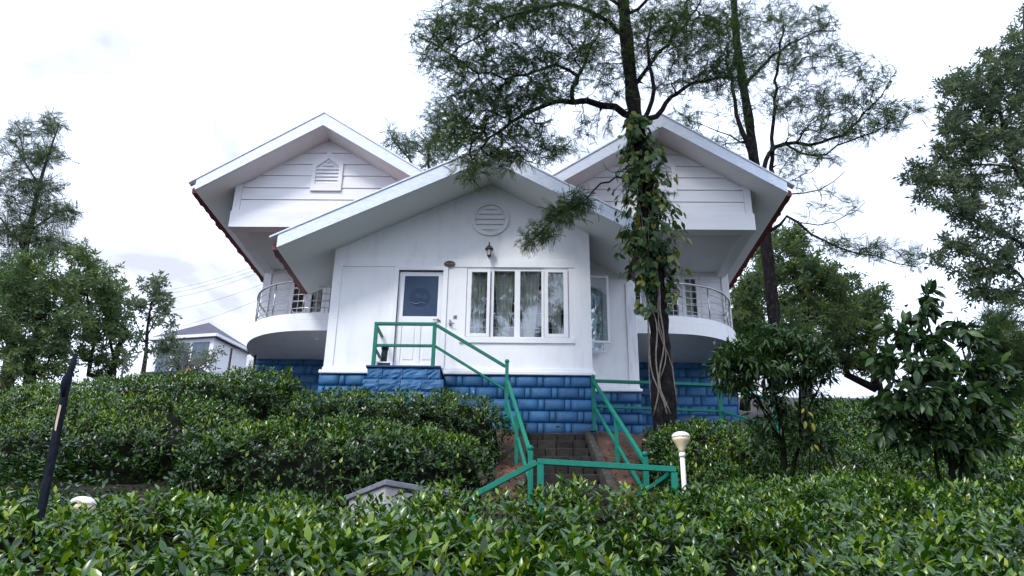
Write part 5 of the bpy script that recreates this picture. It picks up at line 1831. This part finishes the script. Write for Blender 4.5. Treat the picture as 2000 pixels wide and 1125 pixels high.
tree('bushy_tree', 'large bushy green tree at the left end of the tea rows', [
    ([(58, 770, 20), (60, 700, 20), (72, 640, 20), (80, 590, 20)], .16, .05),
    ([(62, 690, 20), (30, 650, 19.8), (5, 620, 19.7)], .06, .02), ([(66, 670, 20), (110, 630, 20.2), (140, 590, 20.3)], .06, .02)],
    [B(40, 560, 55, 40, 20, 1.2, 60), B(100, 560, 45, 40, 20.2, 1.2, 50), B(20, 620, 50, 40, 19.8, 1.2, 60), B(85, 625, 55, 42, 20, 1.3, 66), B(140, 620, 34, 40, 20.2, 1, 34), B(20, 680, 45, 26, 19.8, 1, 34), B(85, 690, 45, 22, 20, 1, 28), B(130, 680, 30, 22, 20.1, .8, 18), B(70, 505, 40, 26, 20.2, 1, 30), B(30, 725, 40, 18, 19.6, .8, 26), B(100, 722, 40, 16, 19.8, .8, 24), B(10, 560, 30, 40, 20, 1, 24)],
    SPRIG, 'broad', 'bark_far', 45, density=.75, grow=1.2, spread=.5, per=9, size=(.20, .34), droop=.1, up=.1, tip_r=.008, pipe=.007, step=.3)
tree('bushy_tree', 'dark round-crowned tree just left of the thin pale tree', [
    ([(215, 745, 22), (225, 700, 22), (240, 655, 22)], .13, .05), ([(168, 750, 22), (180, 690, 22), (190, 630, 22)], .08, .03),
    ([(190, 660, 22), (175, 600, 22), (165, 540, 22)], .05, .02), ([(225, 700, 22), (210, 640, 22.3), (215, 570, 22.3)], .05, .02)],
    [B(160, 500, 30, 26, 22, 1, 28), B(185, 540, 45, 34, 22, 1.2, 52), B(140, 560, 26, 30, 22, .8, 22), B(220, 575, 34, 30, 22.2, 1.1, 38), B(175, 605, 46, 30, 22, 1.2, 50), B(235, 620, 26, 24, 22.2, .9, 22), B(190, 655, 44, 22, 22, 1, 38), B(150, 690, 24, 20, 21.9, .7, 12), B(245, 650, 20, 16, 22.2, .6, 10), B(190, 705, 40, 18, 22, .8, 20), B(240, 700, 26, 20, 22, .7, 12)],
    SPRIG, 'broad', 'bark_far', 46, density=.8, grow=1.2, spread=.5, per=9, size=(.20, .34), droop=.1, up=.1, tip_r=.008, pipe=.007, step=.3)
tree('thin_tree', 'thin pale tree with sparse leaves left of the distant house', [
    ([(277, 745, 26), (285, 690, 26), (288, 640, 26), (296, 590, 26), (303, 555, 26)], .075, .02),
    ([(288, 650, 26), (310, 620, 26), (328, 600, 26)], .03, .01), ([(287, 670, 26), (268, 640, 26), (262, 610, 26)], .03, .01)],
    [B(300, 552, 26, 12, 26, .7, 16), B(285, 585, 22, 16, 26, .7, 14), B(320, 575, 18, 14, 26, .7, 12), B(325, 605, 18, 12, 26, .6, 10), B(268, 600, 14, 18, 26, .6, 10), B(300, 625, 22, 12, 26, .6, 8), B(340, 640, 12, 10, 26, .5, 4), B(270, 650, 14, 20, 26, .6, 7), B(300, 680, 20, 20, 26, .6, 8)],
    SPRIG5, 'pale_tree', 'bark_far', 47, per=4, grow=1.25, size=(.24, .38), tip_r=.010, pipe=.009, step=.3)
tree('roadside_bush', 'wispy pale bush before the distant house', [
    ([(345, 735, 24), (350, 700, 24), (352, 680, 24)], .03, .01), ([(400, 735, 24), (402, 700, 24), (404, 690, 24)], .02, .008)],
    [B(325, 672, 24, 24, 24, .7, 26), B(350, 690, 30, 20, 24, .7, 24), B(330, 712, 24, 14, 24, .7, 14), B(400, 700, 30, 14, 24, .7, 16), B(425, 690, 16, 12, 24, .5, 6), B(385, 715, 30, 10, 24, .5, 10)],
    SPRIG5, 'pale_tree', 'bark_far', 48, density=.7, per=4, size=(.20, .32), tip_r=.008, pipe=.007, step=.3, cat='bush')

# --- behind the roof, centre
tree('bushy_tree', 'olive green tree showing between the left gable and the front roof', [
    ([(850, 520, 32), (845, 420, 32), (838, 340, 32), (836, 310, 32)], .16, .04), ([(842, 380, 32), (800, 310, 31.5), (765, 265, 31.3)], .08, .02)],
    [B(850, 285, 40, 34, 32, 1.8, 60), B(800, 290, 34, 26, 31.6, 1.4, 36), B(765, 275, 20, 22, 31.4, .9, 14), B(862, 235, 40, 30, 32, 1.5, 30), B(850, 200, 26, 16, 32, 1, 8), B(840, 330, 50, 20, 32, 1.2, 30), B(905, 250, 40, 40, 32, 1.4, 20), B(1100, 280, 50, 26, 32, 1.4, 22), B(1060, 310, 40, 16, 32, 1, 14), B(768, 250, 8, 10, 31.3, .4, 4)],
    FERN_S, 'oak_far', 'bark_far', 49, density=.75, per=6, spread=.8, size=(.35, .55), tip_r=.010, pipe=.009, step=.5)

# --- dense greenery to the right of the house
tree('bushy_tree', 'yellow-green dense tree right of the right roof eave', [
    ([(1575, 800, 27), (1570, 650, 27), (1562, 550, 27)], .22, .08), ([(1570, 660, 27), (1620, 580, 27), (1650, 540, 27)], .08, .03)],
    [B(1545, 470, 40, 28, 27, 1.6, 50), B(1530, 530, 50, 34, 27, 1.7, 60), B(1590, 535, 45, 34, 27, 1.7, 60), B(1640, 560, 40, 30, 27, 1.6, 50), B(1560, 590, 60, 34, 27, 1.8, 70), B(1630, 615, 50, 30, 27, 1.7, 56), B(1490, 500, 26, 36, 27, 1.4, 30)],
    SPRIG, 'broad', 'bark_far', 51, density=.85, grow=1.18, spread=.6, per=9, size=(.28, .46), tip_r=.010, pipe=.009, step=.5)
tree('bushy_tree', 'dark green tree close behind the right balcony', [
    ([(1455, 800, 23.5), (1458, 700, 23.5), (1462, 620, 23.5)], .15, .06)],
    [B(1460, 560, 34, 40, 23.5, 1.2, 56), B(1455, 620, 36, 36, 23.5, 1.2, 56), B(1480, 660, 50, 30, 23.5, 1.2, 50), B(1540, 650, 50, 36, 23.8, 1.2, 56), B(1480, 710, 40, 26, 23.5, 1, 34)],
    SPRIG, 'broad', 'bark_far', 52, density=.85, grow=1.18, spread=.6, per=9, size=(.24, .40), tip_r=.010, pipe=.008, step=.4)
tree('bushy_tree', 'bluish dark tree between the balcony and the large-leaved shrub', [
    ([(1712, 760, 30), (1708, 700, 30), (1700, 640, 30)], .20, .06), ([(1650, 770, 30), (1655, 700, 30), (1660, 640, 30)], .16, .05)],
    [B(1660, 600, 46, 34, 30, 1.6, 50), B(1700, 590, 30, 26, 30, 1.3, 30), B(1640, 650, 50, 34, 30, 1.6, 56), B(1700, 650, 40, 34, 30, 1.6, 46), B(1650, 700, 50, 24, 30, 1.4, 40), B(1700, 710, 34, 20, 30, 1.2, 20), B(1600, 690, 40, 34, 30, 1.4, 40), B(1725, 570, 16, 14, 30, .7, 6)],
    SPRIG, 'broad', 'bark_far', 53, density=.85, grow=1.18, spread=.6, per=9, size=(.30, .48), tip_r=.010, pipe=.009, step=.5)
tree('bushy_tree', 'soft grey-green tree low at the right edge', [
    ([(1985, 860, 17), (1975, 760, 17), (1960, 690, 17)], .12, .05)],
    [B(1950, 640, 50, 34, 17, 1.2, 60), B(1990, 690, 50, 44, 17, 1.2, 70), B(1940, 700, 34, 34, 17, 1, 36), B(2010, 780, 40, 50, 17, 1.2, 50)],
    FERN_S, 'oak', 'bark_far', 54, per=11, size=(.22, .34), tip_r=.008, pipe=.006, step=.3)

# --- shrubs close by
f_limbs = [([(1532, 945, 9.8), (1530, 880, 9.8), (1520, 800, 9.8), (1500, 740, 9.8)], .040, .02),
           ([(1545, 950, 9.8), (1556, 880, 9.8), (1565, 800, 9.8), (1560, 730, 9.8)], .030, .012),
           ([(1525, 850, 9.8), (1480, 780, 9.6), (1440, 730, 9.5)], .018, .008), ([(1522, 810, 9.8), (1540, 740, 10), (1580, 690, 10.1)], .018, .008),
           ([(1528, 870, 9.8), (1490, 800, 9.9), (1470, 740, 10)], .014, .006), ([(1560, 830, 9.8), (1600, 760, 9.7), (1620, 710, 9.7)], .014, .006)]
f_blobs = [B(1505, 660, 60, 26, 9.8, .5, 90), B(1450, 690, 50, 26, 9.6, .45, 76), B(1410, 715, 26, 22, 9.5, .3, 30), B(1560, 675, 50, 30, 9.9, .5, 76), B(1605, 700, 34, 28, 9.9, .4, 46), B(1500, 715, 70, 22, 9.7, .5, 66), B(1440, 745, 40, 18, 9.6, .35, 34), B(1580, 735, 44, 20, 9.9, .4, 34), B(1510, 765, 50, 22, 9.8, .4, 24), B(1600, 790, 24, 30, 9.8, .3, 10), B(1490, 840, 40, 30, 9.8, .4, 14), B(1560, 860, 40, 30, 9.8, .35, 20), B(1480, 870, 30, 26, 9.7, .3, 12), B(1600, 860, 36, 34, 9.7, .35, 20), B(1530, 810, 50, 26, 9.9, .4, 22)]
tree('dome_shrub', 'dome-shaped shrub with narrow dark leaves on bare stems before the right balcony', f_limbs, f_blobs, LANCE, 'shrub', 'twig', 61, grow=1.08, per=12, size=(.085, .15), cat='shrub', tip_r=.004, pipe=.0022, droop=.5, up=.1, spread=.22, step=.12, n_obj=260, mat_one='shrub_one')

g_limbs = [([(1862, 975, 8.5), (1858, 900, 8.5), (1850, 800, 8.5), (1835, 700, 8.5), (1800, 600, 8.5)], .032, .008),
           ([(1872, 970, 8.5), (1880, 880, 8.5), (1890, 780, 8.5), (1900, 700, 8.5)], .024, .008),
           ([(1835, 960, 8.5), (1826, 880, 8.5), (1800, 800, 8.4), (1770, 740, 8.3)], .020, .007), ([(1880, 860, 8.5), (1930, 800, 8.6), (1960, 740, 8.7)], .016, .007),
           ([(1845, 760, 8.5), (1790, 700, 8.4), (1760, 670, 8.3)], .013, .006), ([(1895, 740, 8.5), (1880, 680, 8.5), (1870, 620, 8.5)], .013, .006)]
g_blobs = [B(1725, 700, 26, 22, 8.3, .2, 7), B(1722, 775, 26, 26, 8.3, .2, 7), B(1745, 640, 20, 16, 8.3, .15, 4), B(1730, 840, 26, 22, 8.3, .2, 6), B(1815, 585, 14, 20, 8.5, .1, 5), B(1802, 610, 22, 34, 8.5, .15, 9), B(1790, 660, 40, 22, 8.4, .25, 12), B(1860, 650, 44, 26, 8.5, .3, 16), B(1900, 665, 30, 26, 8.6, .25, 10), B(1780, 715, 50, 26, 8.3, .35, 20), B(1850, 715, 50, 30, 8.4, .4, 24), B(1920, 720, 40, 32, 8.6, .35, 20), B(1770, 775, 55, 28, 8.3, .4, 22), B(1840, 780, 55, 32, 8.3, .4, 28), B(1915, 785, 50, 34, 8.5, .4, 26), B(1960, 770, 30, 44, 8.7, .3, 14), B(1790, 840, 50, 28, 8.4, .35, 18), B(1860, 850, 50, 28, 8.4, .4, 22), B(1930, 850, 44, 30, 8.6, .35, 20), B(1890, 895, 40, 16, 8.5, .3, 5)]
tree('large_leaved_shrub', 'tall shrub with big drooping dark leaves at the right', g_limbs, g_blobs, BIG_F, 'shrub', 'twig', 62, grow=1.2, per=9, size=(.10, .195), cat='shrub', tip_r=.005, pipe=.003, droop=.55, up=.1, spread=.16, step=.14, n_obj=300, mat_one='shrub_one', face_up=.6)

# yellowed leaves hanging in the dome shrub
yl = leaf_mesh('leaf', BIG_F, M['yellow_leaf'])
yt = thing('yellowing_sapling', at(1580, 930, 9.3), 'small sapling with yellow leaves among the dark stems right of the lamp', 'sapling')
MB().tube([at(1580, 935, 9.3), at(1582, 880, 9.3), at(1578, 820, 9.3), at(1572, 790, 9.3)], [.010, .008, .006, .004], 5).build('stem', M['twig'], yt)
for k, (px, py, dx, dz) in enumerate([(1570, 798, -.5, -.7), (1578, 804, .5, -.6), (1586, 826, .1, -.9), (1584, 872, .1, -1), (1590, 868, .5, -.8), (1573, 822, -.2, -.8)]):
    p = at(px, py, 9.28)
    R = frames(np.array([[dx, -.3, dz]]), np.array([[.1, -.9, .4]]))[0]
    m4 = Matrix.Identity(4)
    for a in range(3):
        for b in range(3):
            m4[a][b] = R[a, b] * (.07 + .02 * (k % 3))
        m4[a][3] = p[a]
    inst('leaf', yl, yt, m4)
wd = thing('tall_weed', at(565, 760, 15.0), 'slender weed standing before the blue wall under the left balcony', 'weed')
rw = np.random.default_rng(77)
wp = [np.array(at(562, 765, 15.0)), np.array(at(565, 735, 15.0)), np.array(at(567, 716, 15.0))]
MB().tube(wp, [.010, .007, .003], 4).build('stem', M['twig'], wd)
n_ = 60
tt_ = rw.uniform(.1, 1, n_)
wpos = wp[0] + (wp[2] - wp[0]) * tt_[:, None] + rw.normal(size=(n_, 3)) * .02
put_leaves(wd, TEA_C, M['tea'], None, wpos, frames(rw.normal(size=(n_, 3)) + np.array([0, 0, .3]), rw.normal(size=(n_, 3)) * .4 + np.array([0, 0, 1])), rw.uniform(.06, .12, n_), rw.uniform(.5, .8, n_))

# ------------------------------------------------------------------ vine on the big trunk
vine = thing('climbing_vine', at(1298, 815, 13.0), 'leafy vine with pale twisted stems climbing the big dark trunk', 'vine')
TR = resample([at(*p) for p in main_limbs[0][0]], .1)
TRz = TR[:, 2]
def trunk_at(z):
    return np.array([np.interp(z, TRz, TR[:, k]) for k in range(3)])
def trunk_r(z):
    return float(np.interp(z, [TRz[0], TRz[-1]], [.195, .085]) * (1 + .20 * math.exp(-max(0, z - TRz[0]) / .3)))
rv = np.random.default_rng(91)
zb0, zt0 = float(at(1298, 815, 13)[2]), float(at(1240, 225, 13)[2])
for k in range(7):
    a0 = (-2.7, -2.2, -1.1, -2.5, -.6, .4, 2.6)[k]
    tw = (.55, -.35, -.8, .9, -.7, .6, -.5)[k]
    top = rv.uniform(.55, .95)
    f0 = rv.uniform(0, .12) if k > 2 else 0
    pts, rr = [], []
    for i in range(26):
        f = f0 + (top - f0) * i / 25
        z = zb0 + (zt0 - zb0) * f
        c = trunk_at(z)
        a = a0 + tw * f * 3 + .5 * math.sin(f * 11 + 2 * k) + .2 * math.sin(f * 29 + k)
        r_ = trunk_r(z) + .016 + .018 * abs(math.sin(f * 13 + 2 * k))
        pts.append(c + np.array([math.cos(a) * r_, math.sin(a) * r_, 0]))
        rr.append((.0135 if k < 3 else .009) * (1.1 - .6 * f))
    MB().tube(pts, rr, 5).build('vine_stem', M['vine_wood'], vine)
# hanging side shoots carrying the leaves
pos, dirs, nor, sz = [], [], [], []
mb = MB()
prof = [(225, .34), (260, .42), (300, .46), (340, .55), (380, .64), (430, .66), (480, .64), (520, .52), (550, .36), (565, .25)]
py_k, w_k = zip(*prof)
for k in range(250):
    py = rv.uniform(228, 560)
    c = trunk_at(float(at(1255, py, 13)[2]))
    a = rv.uniform(-math.pi, 0) if rv.random() < .8 else rv.uniform(0, math.pi)
    w = float(np.interp(py, py_k, w_k)) * rv.uniform(.45, 1.05)
    out = np.array([math.cos(a), math.sin(a), 0])
    p0 = c + out * .12
    p1 = c + out * w * .7 + np.array([0, 0, rv.uniform(-.05, .12)])
    p2 = c + out * w + np.array([0, 0, rv.uniform(-.35, -.08)])
    mb.tube([p0, p1, p2], [.006, .004, .003], 3, cap=False)
    m_ = rv.integers(4, 8)
    for q in range(m_):
        f = rv.uniform(.25, 1.05)
        p = (1 - f) ** 2 * p0 + 2 * f * (1 - f) * p1 + f * f * p2 + rv.normal(size=3) * .04
        pos.append(p)
        d = out * rv.uniform(-.1, .7) + np.array([rv.normal() * .35, rv.normal() * .35, -rv.uniform(.35, 1.0)])
        dirs.append(d)
        nor.append(out * .9 + np.array([0, 0, .55]) + rv.normal(size=3) * .35)
        sz.append(rv.uniform(.11, .20))
for (px, py) in ((1275, 592), (1282, 600), (1258, 603), (1250, 598), (1268, 615), (1310, 582), (1312, 598), (1314, 575), (1262, 596), (1256, 548), (1245, 590)):
    for q in range(2):
        pos.append(at(px + rv.normal() * 4, py + rv.normal() * 4, 12.75))
        dirs.append(np.array([rv.normal() * .5, -.3, -.6]))
        nor.append(np.array([rv.normal() * .3, -.9, .5]))
        sz.append(rv.uniform(.11, .17))
mb.build('side_shoots', M['twig'], vine, kind='stuff')
pos, dirs, nor, sz = map(np.array, (pos, dirs, nor, sz))
put_leaves(vine, HEART, M['vine'], M['vine_one'], pos, frames(dirs, nor), sz, rv.random(len(pos)), 300)

# a red flower showing over the front roof
fl = thing('red_flower', at(1013, 304, 14.6), 'single red flower just above the front roof ridge', 'flower')
pc = np.array(at(1013, 304, 14.6))
for k in range(5):
    a = k * 2 * math.pi / 5
    d = np.array([math.cos(a), -.5, math.sin(a)])
    R = frames(d[None], np.array([[0, -1.0, .2]]))[0]
    m4 = Matrix.Identity(4)
    for i_ in range(3):
        for j_ in range(3):
            m4[i_][j_] = R[i_, j_] * .075
        m4[i_][3] = pc[i_]
    if k == 0:
        pm = leaf_mesh('petal', HEART, M['red_cloth'])
    inst('petal', pm, fl, m4)
MB().tube([pc, pc + np.array([-.05, .1, -.35]), pc + np.array([0, .3, -.55])], .006, 4).build('stalk', M['twig'], fl)
